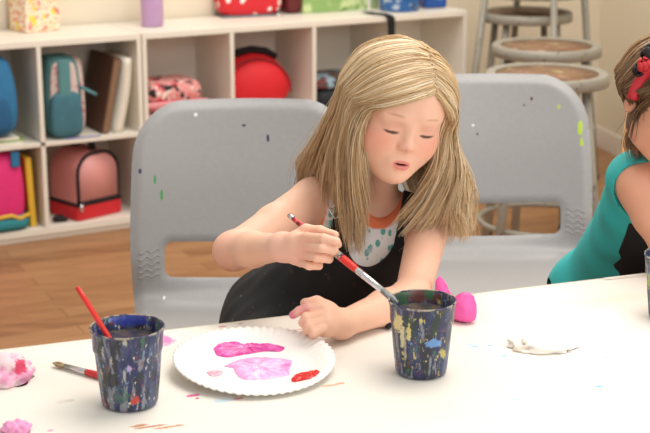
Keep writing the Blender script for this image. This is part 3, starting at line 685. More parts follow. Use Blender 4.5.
# ================================================================== LUMPS
lp = Mat('bright_pink_clay', 'F060AC', .45); lp.mix(lp.mul(lp.noise(50, 3), .25), 'D83C90'); M_lump = lp.done()
def lump(name, base, balls, label, cat, mat, h=.003):
    e = empty(name, tuple(base), 0, label, cat); s = SDF()
    for c, r in balls: s.ell(c, r, .012)
    lo, hi = s.bounds(); lo[2] = -.004
    f = lambda P: np.maximum(s(P) + .0022 * vnoise(P, 150, 3) + .0016 * np.abs(vnoise(P, 260, 4)), -P[:, 2] + .0005)
    skin_mesh('body', f, lo, hi, h, mat, e); return e
pb_ = atz(462, 322, PT)
lump('clay_lump', (pb_[0], pb_[1], PT), [((.004, 0, .016), (.018, .016, .017)), ((.004, .005, .03), (.016, .014, .016)), ((-.026, .028, .022), (.015, .014, .022)), ((-.030, .03, .045), (.008, .008, .012)), ((-.033, .03, .057), (.0035, .0035, .008)), ((-.012, .012, .014), (.018, .014, .014))], 'bright pink lumpy clay shape behind the right paint cup', 'clay', M_lump, .0025)
pw = Mat('pink_white_tissue', 'F2D6DA', .8); pw.mix(pw.ramp(pw.noise(35, 3), .5, .62), 'F0A2C8'); pw.spot((.025, -.01, .02), (.008, .02, .01), 'D8456A', .6, .25, 170); pw.spot((-.01, -.03, .01), (.014, .02, .012), 'EE8AC8', .5, .2, 60)
p = atz(4, 378, PT)
def crumple(name, base, R, hgt, label, cat, mat, seed):
    b = bmesh.new(); bmesh.ops.create_icosphere(b, subdivisions=4, radius=1); r = np.random.default_rng(seed); ks = r.normal(size=(7, 3)) * 3.2; ph = r.uniform(0, 6, 7)
    for v in b.verts:
        n = v.co.normalized(); s = sum(abs(math.sin(n.dot(Vector(k)) + p_)) for k, p_ in zip(ks, ph)) / 7; f = .42 + .9 * s
        v.co = Vector((n.x * R[0] * f, n.y * R[1] * f, max(0, (n.z * .9 + .15) * hgt * f)))
    o = build(name, b, mat); o.location = (base[0], base[1], base[2] + .0004); tag(o, label, cat); return o
crumple('crumpled_tissue', (p[0], p[1], PT), (.038, .042), .030, 'crumpled pink-stained tissue at the left photo edge', 'tissue', pw.done(), 4)
p = atz(16, 431, PT)
crumple('clay_bit', (p[0], p[1], PT), (.018, .014), .012, 'small pink lump at the bottom left corner', 'clay', plain('pink_bit', 'F3A0CC', .6), 5)
p = atz(543, 347, PT)
cw = Mat('white_tissue', 'F4EEE4', .8); cw.spot((-.012, -.016, 0), (.026, .006, .012), 'D2B08C', .5, .4, 70, .7); cw.spot((.022, -.012, .0), (.012, .005, .012), 'D8BC98', .5, .4, 70, .7)  # white, with two brown patches low along the near edge
crumple('crumpled_napkin', (p[0], p[1], PT), (.046, .030), .014, 'flattened white napkin with brown edge on the paper', 'napkin', cw.done(), 9)
p = atz(389, 330, PT); 
s = SDF(); s.ell((0, 0, .008), (.006, .008, .008)); lo, hi = s.bounds(); o = skin_mesh('pebble', s, lo, hi, .002, M_black); o.location = (p[0] - .001, p[1] + .004, PT); tag(o, 'tiny black bit lying behind the right paint cup', 'bit')
# ================================================================== PEOPLE
sk = Mat('skin', 'F0C0A4', .48); sk.attr(); sk.mix(sk.mul(sk.noise(40, 4), .08), 'D98F78'); sk.b.inputs['Subsurface Weight'].default_value = .12; sk.b.inputs['Subsurface Radius'].default_value = (.01, .004, .002); sk.b.inputs['Subsurface Scale'].default_value = 1.0
sk.b.inputs['Specular IOR Level'].default_value = .35
M_skin = sk.done()
def Rm(yaw, roll, pitch):
    cz, sz = math.cos(yaw), math.sin(yaw); cy, sy = math.cos(roll), math.sin(roll); cx, sx = math.cos(pitch), math.sin(pitch)
    Z = np.array([[cz, -sz, 0], [sz, cz, 0], [0, 0, 1]]); Y = np.array([[cy, 0, sy], [0, 1, 0], [-sy, 0, cy]]); X = np.array([[1, 0, 0], [0, cx, -sx], [0, sx, cx]])
    return Z @ Y @ X
HAIRC = np.array([0, .010, .022]); HAIRR = np.array([.079, .094, .079])
def head_sdf(s, Cn, R):
    W = lambda p: Cn + R @ np.array(p, float)
    E = lambda c, r, k=.012, mode=1: s.ell(W(c), r, k, R, mode, 'head')
    K = lambda a, b, ra, rb=None, k=.01: s.cap(W(a), W(b), ra, rb, k, 'head')
    E((0, .012, .024), (.074, .090, .077), .02)
    E((0, -.034, .030), (.059, .048, .050), .03)
    E((0, -.026, -.032), (.053, .052, .061), .03)
    for sx in (-1, 1):
        E((sx * .031, -.050, -.031), (.027, .027, .027), .022)
        E((sx * .040, -.010, -.05), (.022, .035, .026), .03)
    E((0, -.061, -.081), (.016, .017, .014), .022)
    E((0, -.040, -.072), (.030, .030, .022), .03)
    # eye sockets, then lids bulging out of them
    for sx in (-1, 1):
        E((sx * .028, -.0965, .000), (.019, .013, .010), .016, -1)
    for sx in (-1, 1):
        E((sx * .028, -.0665, -.001), (.0145, .0145, .0125), .005)
        K((sx * .018, -.0790, .016), (sx * .040, -.071, .016), .004, .003, .02)
        E((sx * .028, -.0822, -.0085), (.0125, .0022, .0011), .0015, -1)
    # nose
    K((0, -.079, .004), (0, -.0875, -.022), .0050, .0070, .012)
    E((0, -.0905, -.0265), (.0078, .0072, .0066), .008)
    for sx in (-1, 1):
        E((sx * .0082, -.0855, -.0285), (.0052, .0062, .0050), .006)
        E((sx * .0042, -.0905, -.0340), (.0024, .0032, .0022), .0015, -1)
    E((0, -.083, -.042), (.0028, .004, .007), .006, -1)
    # mouth
    E((0, -.070, -.057), (.019, .014, .012), .012)
    for sx in (-1, 1):
        K((sx * .0035, -.0828, -.0535), (sx * .0130, -.0780, -.0575), .0030, .0014, .004)
    K((-.0055, -.0808, -.0640), (.0055, -.0808, -.0640), .0040, .0040, .004)
    for sx in (-1, 1): K((sx * .0055, -.0808, -.0640), (sx * .0130, -.0775, -.0588), .0038, .0014, .004)
    E((0, -.085, -.0586), (.0112, .010, .0015), .002, -1)
    # ears
    for sx in (-1, 1):
        E((sx * .073, .010, -.010), (.006, .014, .021), .006)
        E((sx * .079, .006, -.008), (.004, .007, .011), .004, -1)
def head_color(V, Cn, R, scalp='C9A47A', col=None):
    L = (V - Cn) @ R; d = np.linalg.norm(V - Cn, axis=1); near = (d < .16)
    base = np.tile(lin('EFBFA4'), (len(V), 1)) if col is None else col
    def blend(w, c):
        nonlocal base
        w = np.clip(w, 0, 1) * near; base = base * (1 - w[:, None]) + lin(c) * w[:, None]
    g = lambda c, r: np.exp(-(((L - np.array(c)) / np.array(r)) ** 2).sum(1))
    front = L[:, 1] < -.04
    for sx in (-1, 1):
        blend(.55 * g((sx * .040, -.066, -.026), (.022, .03, .020)), 'EE8A78')
        blend(.42 * g((sx * .028, -.082, .002), (.014, .012, .006)), 'CF8E84'); blend(.22 * front * smooths(1, .3, np.sqrt(((L[:, 0] - sx * .028) / .0145) ** 2 + ((L[:, 2] - .0075) / .0012) ** 2)), 'B8786C')
        blend(.9 * front * smooths(1, .55, np.sqrt(((L[:, 0] - sx * .028) / .0145) ** 2 + ((L[:, 2] + .0090 - .0022 * (1 - ((L[:, 0] - sx * .028) / .0125) ** 2) * -.6) / .0031) ** 2)), '40291F')
        bz = .0195 - 5 * (L[:, 0] - sx * .028) ** 2
        blend(.5 * front * smooths(1, .3, np.sqrt(((L[:, 0] - sx * .029) / .017) ** 2 + ((L[:, 2] - bz) / .0028) ** 2)), 'A97C58')
        blend(.6 * g((sx * .0042, -.0905, -.0340), (.003, .004, .0026)), '8C3E34')
    blend(.25 * g((0, -.095, -.027), (.012, .012, .010)), 'F09A88')
    lipd = np.sqrt((L[:, 0] / .0152) ** 2 + ((L[:, 2] + .0594) / .0088) ** 2)
    blend(.7 * (L[:, 1] < -.0735) * smooths(1.05, .8, lipd), 'D8656A')
    blend(1.0 * (L[:, 1] < -.06) * (L[:, 1] > -.0835) * smooths(1, .6, np.sqrt((L[:, 0] / .0110) ** 2 + ((L[:, 2] + .0586) / .0022) ** 2)), '4A1014')
    # scalp under the hair
    q = (L - HAIRC); sc = ((L[:, 2] > .055 - .12 * np.clip(L[:, 1] + .02, -1, 1) + 0 * L[:, 0]) & (L[:, 1] > -.080)) | ((L[:, 1] > .0) & (L[:, 2] > -.06) & (np.abs(L[:, 0]) < .0735)) | ((np.abs(L[:, 0]) > .060) & (L[:, 1] > -.025) & (L[:, 2] > -.01) & (np.abs(L[:, 0]) < .0735))
    hl = L[:, 2] > .064 + 0.10 * (-L[:, 1] - .07)
    blend((sc & (L[:, 2] > -.07) & ((L[:, 1] > -.045) | hl)).astype(float), scalp)
    return base
def finger(s, pts, r0, r1, k=.0035):
    n = len(pts)
    for i in range(n - 1):
        s.cap(pts[i], pts[i + 1], r0 + (r1 - r0) * i / (n - 1), r0 + (r1 - r0) * (i + 1) / (n - 1), k, 'hand')
def strands_mesh(name, strands, radii, cols, mat, parent, sides=3):
    n, m, _ = strands.shape; T = np.gradient(strands, axis=1); T /= np.maximum(np.linalg.norm(T, axis=2, keepdims=True), 1e-9)
    ref = rng.normal(size=(n, 1, 3)); a = np.cross(T, ref); a /= np.maximum(np.linalg.norm(a, axis=2, keepdims=True), 1e-9); b = np.cross(a, T)
    V = np.zeros((n, m, sides, 3))
    for k in range(sides):
        th = 2 * PI * k / sides; V[:, :, k] = strands + (a * math.cos(th) + b * math.sin(th)) * radii[:, :, None]
    idx = np.arange(n * m * sides).reshape(n, m, sides); F = []
    for k in range(sides):
        k2 = (k + 1) % sides; F.append(np.stack([idx[:, :-1, k], idx[:, :-1, k2], idx[:, 1:, k2], idx[:, 1:, k]], -1).reshape(-1, 4))
    F = np.vstack(F); V = V.reshape(-1, 3)
    me = bpy.data.meshes.new(name); me.vertices.add(len(V)); me.vertices.foreach_set('co', V.astype(np.float32).ravel()); me.loops.add(len(F) * 4); me.loops.foreach_set('vertex_index', F.astype(np.int32).ravel())
    me.polygons.add(len(F)); me.polygons.foreach_set('loop_start', np.arange(len(F), dtype=np.int32) * 4); me.update(calc_edges=True)
    me.polygons.foreach_set('use_smooth', np.ones(len(F), bool))
    a_ = me.color_attributes.new('Col', 'FLOAT_COLOR', 'POINT'); c = np.ones((n, m, sides, 4), np.float32); c[..., :3] = cols[:, :, None, :]; a_.data.foreach_set('color', c.ravel())
    me.materials.append(mat); o = bpy.data.objects.new(name, me); link(o, parent); return o
def scalp_path(root, exit_, lift, n=5):
    root = np.array(root) - HAIRC; ex = np.array(exit_) - HAIRC; out = []
    for k in range(n):
        t = k / (n - 1); p = root * (1 - t) + ex * t; q = p / HAIRR; q /= np.linalg.norm(q); sc = 1 + lift * (.35 + .65 * math.sin(min(1, t * 1.3) * PI / 2)) / .085; out.append(HAIRC + q * HAIRR * sc)
    return np.array(out)
def grow_hair(name, sides, Cn, R, n_lock, per, mat, parent, pal, seg=26, rad=.00105, seed=3, curl=.004):
    r = np.random.default_rng(seed); S = []; RD = []; CO = []
    for guides in sides:
        G = []
        for root, ex, tail in guides:
            for lift in (.004, .016):
                h = (scalp_path(root, ex, lift) @ R.T) + Cn; tl_ = np.array([p for p in tail]); G.append(catmull(np.vstack([h, tl_]), seg))
        G = np.array(G).reshape(len(guides), 2, seg, 3); ng = len(guides)
        for l in range(n_lock):
            s = (l + r.uniform(-.5, .5)) / n_lock * (ng - 1); s = min(max(s, 0), ng - 1.001); i = int(s); f = s - i; w = r.uniform(0, 1); ln = r.uniform(.78, 1.04)
            ph = r.uniform(0, 6.28); lo_off = r.normal(size=3) * .004; tone = r.uniform(0, 1) ** .9
            for k in range(per):
                ff = f + r.normal() * .12; ii = i
                if ff < 0 and i > 0: ii, ff = i - 1, ff + 1
                if ff > 1 and i < ng - 2: ii, ff = i + 1, ff - 1
                ff = min(max(ff, 0), 1); ww = min(max(w + r.normal() * .2, 0), 1)
                c = (G[ii, 0] * (1 - ff) + G[ii + 1, 0] * ff) * (1 - ww) + (G[ii, 1] * (1 - ff) + G[ii + 1, 1] * ff) * ww
                tt = np.linspace(0, 1, seg)[:, None]; grow = smooths(.25, 1, tt)
                wav = np.stack([np.sin(tt[:, 0] * 9 + ph), np.cos(tt[:, 0] * 7.5 + ph), 0 * tt[:, 0]], -1) * curl * grow
                c = c + wav + lo_off * grow * 2.0 + r.normal(size=3) * .0015 * (.6 + 1.6 * grow) + r.normal(size=3) * np.array([.0022, .001, .001]) * (1 - smooths(0, .2, tt))
                fly = r.uniform() < .03
                if fly: c = c + r.normal(size=3) * .014 * grow
                L = ln * r.uniform(.92, 1.03); c2 = np.stack([np.interp(np.linspace(0, min(L, 1), seg), np.linspace(0, 1, seg), c[:, a]) for a in range(3)], -1)
                S.append(c2); RD.append(rad * (1.0 - .75 * np.linspace(0, 1, seg) ** 3) * (.6 if fly else r.uniform(.8, 1.15)))
                tn_ = min(max(.5 + (tone - .5) * .55 + r.normal() * .2, 0), 1) * (len(pal) - 1.001); j = int(tn_); cc = pal[j] * (1 - (tn_ - j)) + pal[j + 1] * (tn_ - j)
                CO.append(np.tile(cc, (seg, 1)))
    return strands_mesh(name, np.array(S), np.array(RD), np.array(CO), mat, parent)
hm_ = Mat('hair', 'C8A878', .32); hm_.attr(); hm_.b.inputs['Specular IOR Level'].default_value = .6; M_hair = hm_.done()
BLOND = [lin('B28C60'), lin('CCA97A'), lin('DDC096'), lin('E9D2AC'), lin('F4E4CA')]
# ------------------------------------------------------------------ girl in the middle
gA = empty('person', (-.045, 2.48, .46), 0, 'blonde girl in black apron leaning over the table, painting with a brush', 'person', 'children painting at the table')
def setp(o, e): o.parent = e; o.matrix_parent_inverse = Matrix.Translation(e.location).inverted()
HC = at(396, 109.2, 2.212); HR = Rm(math.radians(16), math.radians(11), math.radians(11))
pel = np.array([-.045, 2.475, .535]); shR = at(314, 199, 2.30); shL = at(430, 222, 2.29); nb = at(378, 211, 2.305); chest = at(356, 252, 2.33); waist = at(318, 290, 2.40)
s = SDF()
lat = (shL - shR) / np.linalg.norm(shL - shR); upv = (nb - pel) / np.linalg.norm(nb - pel); fwd = np.cross(upv, lat); fwd /= np.linalg.norm(fwd)
if fwd[1] > 0: fwd = -fwd
bk = -fwd; TR = np.stack([lat, bk, np.cross(lat, bk)], 1)
s.ell(pel, (.10, .085, .085), .03, TR, tagn='torso'); s.ell(waist, (.084, .066, .09), .04, TR, tagn='torso'); s.ell(chest, (.090, .066, .088), .04, TR, tagn='torso')
s.cap(shR + np.array([.03, .0, -.02]), shL + np.array([-.03, 0, -.02]), .036, .036, .03, 'torso')
s.cap(shR, nb + np.array([0, .01, .005]), .030, .028, .025, 'torso'); s.cap(shL, nb + np.array([0, .01, .005]), .030, .028, .025, 'torso')
ts = SDF(); ts.ops = list(s.ops)  # torso only, for the clothes
neck_top = HC + HR @ np.array([0, .022, -.05])
s.cap(nb + np.array([0, .012, -.01]), neck_top, .030, .028, .02, 'neck')
head_sdf(s, HC, HR)
# right arm (image left) and its hand round the brush
elR = at(233, 251, 2.16); wrR = at(283, 247, 2.03)
s.cap(shR, shR * .5 + elR * .5, .035, .031, .02); s.cap(shR * .5 + elR * .5, elR, .031, .027, .01); s.ell(elR, (.027, .027, .026), .01); s.cap(elR, elR * .6 + wrR * .4, .028, .0265, .015); s.cap(elR * .6 + wrR * .4, wrR, .0265, .0195, .012)
bd = (tipB - tailB); onb = lambda f, off=(0, 0, 0): tailB + bd * f + np.array(off, float)
kn = [at(307, 237.5, 1.985), at(308, 246, 1.980), at(305, 254.5, 1.984), at(301, 262, 1.992)]
s.cap(wrR, at(297, 243, 2.005), .0185, .0165, .012, 'hand'); s.cap(wrR, at(296, 255, 2.005), .0175, .0145, .012, 'hand')
for q_, w_ in zip(kn, (.0, .3, .6, 1)): s.cap(at(294, 243 + 11 * w_, 2.008), q_, .0125, .0078, .005, 'hand')
finger(s, [kn[0], at(324, 238.5, 1.957), at(336, 241.5, 1.953), at(338, 244.5, 1.968)], .0074, .0058, .0018)
finger(s, [kn[1], at(322, 248.3, 1.952), at(334, 250.5, 1.955), at(331, 253, 1.975)], .0074, .0058, .0018)
finger(s, [kn[2], at(317, 257.7, 1.958), at(329, 259, 1.965), at(322, 259, 1.985)], .0070, .0056, .0018)
finger(s, [kn[3], at(309, 266, 1.970), at(319, 266, 1.978), at(313, 265, 1.995)], .0064, .0050, .0018)
finger(s, [at(291, 239, 2.012), at(306, 229.5, 2.010), at(320, 230.5, 1.998), at(335, 234.8, 1.982)], .0090, .0058, .004)
# left arm (image right) resting on the table, loose fist
elL = at(412, 294, 2.10); wrL = at(341, 318, 1.985); wrL[2] = TT + .026; elL[2] = TT + .030
s.cap(shL, elL, .034, .027, .02); s.ell(elL, (.027, .027, .026), .01); s.cap(elL, elL * .6 + wrL * .4, .0275, .026, .014); s.cap(elL * .6 + wrL * .4, wrL, .026, .019, .012)
Y1 = 1.965
s.cap(wrL, at(325, 313, Y1 + .01), .0185, .0165, .012, 'hand'); s.cap(wrL, at(326, 325, Y1 - .005), .018, .0165, .012, 'hand'); s.cap(at(325, 313, Y1 + .01), at(325, 325, Y1 - .01), .016, .015, .01, 'hand')
finger(s, [at(322, 307, Y1 + .005), at(308, 307, Y1 - .01), at(299, 311, Y1 - .008), at(293, 315, Y1 + .004)], .0078, .0060, .0018)
finger(s, [at(319, 315, Y1 - .01), at(306, 317, Y1 - .028), at(303, 323, Y1 - .016), at(311, 324, Y1)], .0076, .0060, .0018)
finger(s, [at(320, 322, Y1 - .018), at(309, 325, Y1 - .036), at(307, 330, Y1 - .022), at(315, 329, Y1)], .0072, .0058, .0018)
finger(s, [at(323, 328, Y1 - .025), at(314, 332, Y1 - .042), at(313, 335, Y1 - .028), at(320, 332, Y1 - .01)], .0066, .0052, .0018)
finger(s, [at(330, 309, Y1 + .02), at(317, 302, Y1 + .02), at(305, 303, Y1 + .012)], .0095, .0070, .006)
# legs under the table (seated)
for sx in (-1, 1):
    hip = pel + np.array([sx * .05, -.02, -.02]); kne = pel + np.array([sx * .07, -.27, -.035]); ank = kne + np.array([0, .03, -.29])
    s.cap(hip, kne, .058, .042, .03, 'leg'); s.cap(kne, kne * .55 + ank * .45, .040, .037, .02, 'leg'); s.cap(kne * .55 + ank * .45, ank, .037, .024, .02, 'leg'); s.cap(ank, ank + np.array([0, -.02, -.02]), .024, .024, .01, 'leg'); s.cap(ank + np.array([0, 0, -.03]), ank + np.array([0, -.10, -.045]), .024, .018, .02, 'leg')
lo, hi = s.bounds()
def flr(f): return f
def colA(V):
    c = head_color(V, HC, HR)
    # reddened elbow and fingers, pink paint on one fingertip
    def bl(p, r, col, w):
        nonlocal c
        q = w * np.exp(-((np.linalg.norm(V - p, axis=1) / r) ** 2)); c = c * (1 - q[:, None]) + lin(col) * q[:, None]
    bl(elR, .04, 'F0A494', .5); bl(wrR, .03, 'E8B4B0', .4); bl(at(293, 315, Y1), .010, 'E0509A', .9); bl(at(303, 308, Y1 - .015), .009, 'E88AA8', .5)
    for k_ in kn: bl(k_, .012, 'EAA090', .35)
    bl(at(334, 243, 1.975), .009, 'F0988C', .5); bl(at(334, 252, 1.975), .009, 'F0988C', .4); bl(at(334, 236, 1.99), .009, 'F0988C', .4)
    return c
body = skin_mesh('body', s, lo, hi, .0019, M_skin, None, colA); setp(body, gA)
# clothes
tm = Mat('white_top_teal_print', 'E9EAEA', .8); tm.attr('Col')
n_ = tm.voro(85, (1, 1, .6)); dot = tm.ramp(n_.outputs['Distance'], .30, .38, True)
msk = tm.ramp(tm.noise(30, 2), .40, .45); at_ = tm.n.new('ShaderNodeAttribute'); at_.attribute_name = 'Col'
# print only where the cloth itself is white (blue channel high)
sep = tm.n.new('ShaderNodeSeparateColor'); tm.L(at_.outputs[0], sep.inputs[0]); wmask = tm.ramp(sep.outputs[2], .5, .6)
tm.mix(tm.mul(tm.mul(dot, msk), wmask), '5FAFA8'); tm.mix(tm.mul(tm.mul(tm.ramp(tm.noise(55, 2), .6, .64), wmask), .6), 'B9C4CC')
M_top = tm.done()
def tloc(P, O, R_): return (P - O) @ R_
TO_ = nb.copy()
shw = (shL - shR) @ TR
def topR(P):
    L = tloc(P, TO_, TR)  # x lateral, y back, z up from neck base
    z = L[:, 2]; x = L[:, 0]; y = L[:, 1]; xs_ = x + .0
    neck = .036 - np.hypot(xs_, (z - .058) * 1.0)   # scoop
    arm1 = .050 - np.linalg.norm((P - (shR + np.array([-.032, 0, -.002]))), axis=1)
    arm2 = .042 - np.linalg.norm((P - (shL + np.array([.022, 0, -.002]))), axis=1)
    return np.maximum(np.maximum(neck, arm1), arm2)
def f_top(P): return np.maximum(ts(P) - .0035 - .0012 * vnoise(P, 60, 5), topR(P))
def colT(V):
    e = topR(V); c = np.tile(lin('ECEEEE'), (len(V), 1)); w = np.maximum(smooths(-.0100, -.0085, e), smooths(.068, .066, 2 * .0 + np.linalg.norm(V - (shR + np.array([-.032, 0, -.002])), axis=1)))[:, None]; return c * (1 - w) + lin('F4855A') * w
lo2, hi2 = ts.bounds(); o = skin_mesh('tank_top', f_top, lo2, hi2, .0028, M_top, None, colT); setp(o, gA)
am = Mat('black_apron', '1A1A1D', .8)
am.mix(am.mul(am.ramp(am.noise(55, 3), .66, .70), .5), '5A3038'); am.mix(am.mul(am.ramp(am.noise(70, 3), .72, .74), .5), '8A8A8E'); am.bump(am.noise(250, 2), .1, .001)
aps = SDF(); aps.ops = list(ts.ops)
aps.ell(pel + np.array([-.0, -.05, .03]), (.115, .10, .09), .05); aps.cap(waist + np.array([-.04, -.015, -.02]), pel + np.array([-.045, -.03, .05]), .045, .05, .04); aps.cap(chest + np.array([-.035, -.01, -.05]), waist + np.array([-.04, -.01, -.01]), .04, .045, .03)
aps.cap(pel + np.array([-.05, -.05, 0]), pel + np.array([-.06, -.24, -.01]), .08, .065, .05); aps.cap(pel + np.array([.05, -.05, 0]), pel + np.array([.06, -.24, -.01]), .08, .065, .05)
sA = at(349, 196, 2.262) ; sB = at(322, 240, 2.262); sC = at(412, 212, 2.25); sD = at(386, 262, 2.25)
def capd(P, a, b, r): 
    ab = b - a; t = np.clip(((P - a) @ ab) / (ab @ ab), 0, 1); return np.linalg.norm(P - a - t[:, None] * ab, axis=1) - r
def ap_region(P):
    L = tloc(P, TO_, TR); x, y, z = L.T
    U = z + .010 + .0 * x                      # below this line everything is bib
    scoop = .037 - np.hypot((x + .004) * 1.0, (z + .004) * .85)
    bib = np.maximum(np.maximum(U, scoop), y - .02)
    side = .056 - np.linalg.norm(P - (shR + np.array([-.018, 0, -.02])), axis=1)
    side2 = .05 - np.linalg.norm(P - (shL + np.array([.02, 0, -.02])), axis=1)
    bib = np.maximum(bib, np.maximum(side, side2))
    xs1 = np.abs(x + .060) - .011; xs2 = np.abs(x - .047) - .013
    st = np.maximum(np.minimum(xs1, xs2), z - .085)
    st = np.maximum(st, -(z + .09))
    return np.minimum(bib, st)
def f_ap(P): return np.maximum(aps(P) - .0075 - .0022 * vnoise(P * np.array([1, 1, .5]), 70, 9), ap_region(P))
lo3, hi3 = aps.bounds(); o = skin_mesh('apron', f_ap, lo3, hi3, .0028, am.done(), None); setp(o, gA)
# buckle on the strap
bp = at(337, 211, 2.233); b = bmesh.new(); 
ax = Vector(at(344, 207, 2.233) - at(331, 214, 2.233)).normalized(); az = Vector(at(341, 217, 2.233) - at(333, 204, 2.233)).normalized(); w_ = .0095
q_ = [Vector(bp) + ax * sx * w_ + az * sz * w_ for sx, sz in ((-1, -1), (1, -1), (1, 1), (-1, 1))]
tube(b, q_ + [q_[0]], .0014, 6); o = build('buckle', b, M_chrome); setp(o, gA)
# eyelashes
def lashes(Cn, R, parent, col='33221A'):
    for sx in (-1, 1):
        S = []; RD = []
        for k in range(30):
            a = -1 + 2 * k / 29; x = sx * .028 + a * .0125; z = -.0085 - .0012 * (1 - a * a) + .0016 * a * a; y = -.0665 - .0145 * math.sqrt(max(0, 1 - (a * .0125 / .0145) ** 2 - ((z + .001) / .0125) ** 2)) - .0004
            p0 = np.array([x, y, z]); d = np.array([a * .003 * 1, -.0042, -.0030]); pts = np.array([p0 + d * t + np.array([0, 0, .0012]) * t * t for t in np.linspace(0, 1, 5)]); S.append(pts @ R.T + Cn); RD.append(np.array([.00030, .00028, .00022, .00016, .00008]))
        S = np.array(S); c = np.tile(lin(col), (len(S), 5, 1)); o = strands_mesh('eyelashes', S, np.array(RD), c, M_hair, None); setp(o, parent)
lashes(HC, HR, gA)
sideL = [((.020, -.076, .058), (-.062, -.058, .014), [at(358, 132, 2.142), at(360, 170, 2.155), at(366, 205, 2.195), at(366, 240, 2.222)]),
         ((.019, -.066, .070), (-.072, -.042, .012), [at(350, 142, 2.160), at(349, 186, 2.18), at(353, 222, 2.212), at(357, 254, 2.228)]),
         ((.018, -.045, .088), (-.080, -.018, .010), [at(341, 144, 2.20), at(343, 186, 2.205), at(347, 220, 2.222), at(351, 248, 2.230)]),
         ((.016, -.015, .10), (-.083, .012, .006), [at(326, 140, 2.255), at(318, 166, 2.30), at(315, 182, 2.335), at(315, 200, 2.365)]),
         ((.014, .02, .10), (-.076, .045, .000), [at(318, 138, 2.30), at(304, 160, 2.335), at(300, 176, 2.36), at(303, 192, 2.385)]),
         ((.012, .045, .095), (-.045, .085, -.01), [at(335, 150, 2.36), at(318, 168, 2.375), at(314, 192, 2.40), at(318, 212, 2.41)]),
         ((.010, .06, .085), (.0, .104, -.02), [at(370, 160, 2.385), at(365, 190, 2.40), at(368, 220, 2.42), at(366, 236, 2.43)])]
sideR = [((.024, -.076, .058), (.064, -.050, .012), [at(443, 135, 2.19), at(439, 165, 2.19), at(420, 196, 2.205), at(396, 222, 2.215)]),
         ((.024, -.062, .074), (.074, -.034, .010), [at(447, 140, 2.205), at(448, 172, 2.20), at(436, 202, 2.205), at(414, 234, 2.215)]),
         ((.024, -.04, .09), (.081, -.01, .006), [at(453, 148, 2.225), at(460, 178, 2.215), at(458, 205, 2.215), at(472, 232, 2.22)]),
         ((.022, -.01, .10), (.082, .02, .0), [at(454, 155, 2.26), at(466, 190, 2.25), at(464, 212, 2.25), at(460, 238, 2.25)]),
         ((.018, .03, .10), (.065, .06, -.005), [at(446, 165, 2.32), at(454, 195, 2.31), at(446, 218, 2.31), at(440, 238, 2.31)]),
         ((.012, .055, .09), (.02, .10, -.02), [at(405, 170, 2.375), at(420, 200, 2.375), at(425, 222, 2.38), at(420, 238, 2.39)])]
h_ = grow_hair('hair', [sideL, sideR], HC, HR, 190, 17, M_hair, None, BLOND, rad=.00082, curl=.0055); setp(h_, gA)
# ------------------------------------------------------------------ girl at the right edge
gB = empty('person', (.60, 2.62, .46), 0, 'dark blonde girl in teal top cut off at the right photo edge', 'person', 'children painting at the table')
HB_ = at(671, 101, 2.34); HRB = Rm(math.radians(28), math.radians(8), math.radians(20))
pel = np.array([.535, 2.58, .53]); shR = at(639, 183, 2.37); shL = at(730, 200, 2.36); nb = at(684, 178, 2.39); chest = at(662, 222, 2.42); waist = at(648, 256, 2.48)
s = SDF(); lat = (shL - shR) / np.linalg.norm(shL - shR); upv = (nb - pel) / np.linalg.norm(nb - pel); fwd = np.cross(upv, lat); fwd /= np.linalg.norm(fwd)
if fwd[1] > 0: fwd = -fwd
bk = -fwd; TR = np.stack([lat, bk, np.cross(lat, bk)], 1); TO_ = nb.copy()
s.ell(pel, (.10, .09, .09), .03, TR, tagn='torso'); s.ell(waist, (.088, .07, .09), .04, TR, tagn='torso'); s.ell(chest, (.092, .068, .088), .04, TR, tagn='torso')
s.cap(shR + np.array([.03, 0, -.02]), shL + np.array([-.03, 0, -.02]), .036, .036, .03, 'torso'); s.cap(shR, nb + np.array([0, .01, .005]), .032, .030, .03, 'torso'); s.cap(shL, nb + np.array([0, .01, .005]), .032, .030, .03, 'torso')
ts2 = SDF(); ts2.ops = list(s.ops)
s.cap(nb + np.array([0, .01, -.01]), HB_ + HRB @ np.array([0, .022, -.05]), .030, .028, .02); head_sdf(s, HB_, HRB)
elR = at(668, 268, 2.30); elR[2] = TT + .05; wrR = elR + np.array([.10, -.11, -.01])
s.cap(shR, shR * .5 + elR * .5, .040, .036, .02); s.cap(shR * .5 + elR * .5, elR, .036, .028, .01); s.cap(elR, wrR, .028, .02, .012)
def loose_hand(w, d, sd):
    d = d / np.linalg.norm(d); sidev = np.cross(d, [0, 0, 1.]); pc_ = w + d * .035; s.cap(w, pc_, .018, .017, .01); s.cap(w, pc_ + sidev * .015 * sd, .016, .014, .01); s.cap(w, pc_ - sidev * .015 * sd, .016, .013, .01)
    for i, o_ in enumerate((.022, .008, -.007, -.021)):
        b0 = pc_ + d * .012 + sidev * o_ * sd; finger(s, [b0, b0 + d * .022, b0 + d * .036 + np.array([0, 0, -.009]), b0 + d * .044 + np.array([0, 0, -.016])], .0078, .006)
    finger(s, [w + d * .014 + sidev * .018 * sd, w + d * .034 + sidev * .034 * sd, w + d * .054 + sidev * .036 * sd], .009, .0066)
wrR[2] = TT + .032; loose_hand(wrR, np.array([.7, -.7, 0.]), -1)
elL = shL + np.array([.05, -.10, 0]); elL[2] = TT + .05; wrL = elL + np.array([-.06, -.14, -.015]); wrL[2] = TT + .032
s.cap(shL, elL, .038, .028, .02); s.cap(elL, wrL, .028, .02, .012); loose_hand(wrL, np.array([-.5, -.8, 0.]), 1)
for sx in (-1, 1):
    hip = pel + np.array([sx * .05, -.02, -.02]); kne = pel + np.array([sx * .07, -.27, -.035]); ank = kne + np.array([0, .03, -.29])
    s.cap(hip, kne, .058, .042, .03); s.cap(kne, ank, .038, .025, .02); s.cap(ank + np.array([0, 0, -.03]), ank + np.array([0, -.10, -.045]), .024, .018, .02)
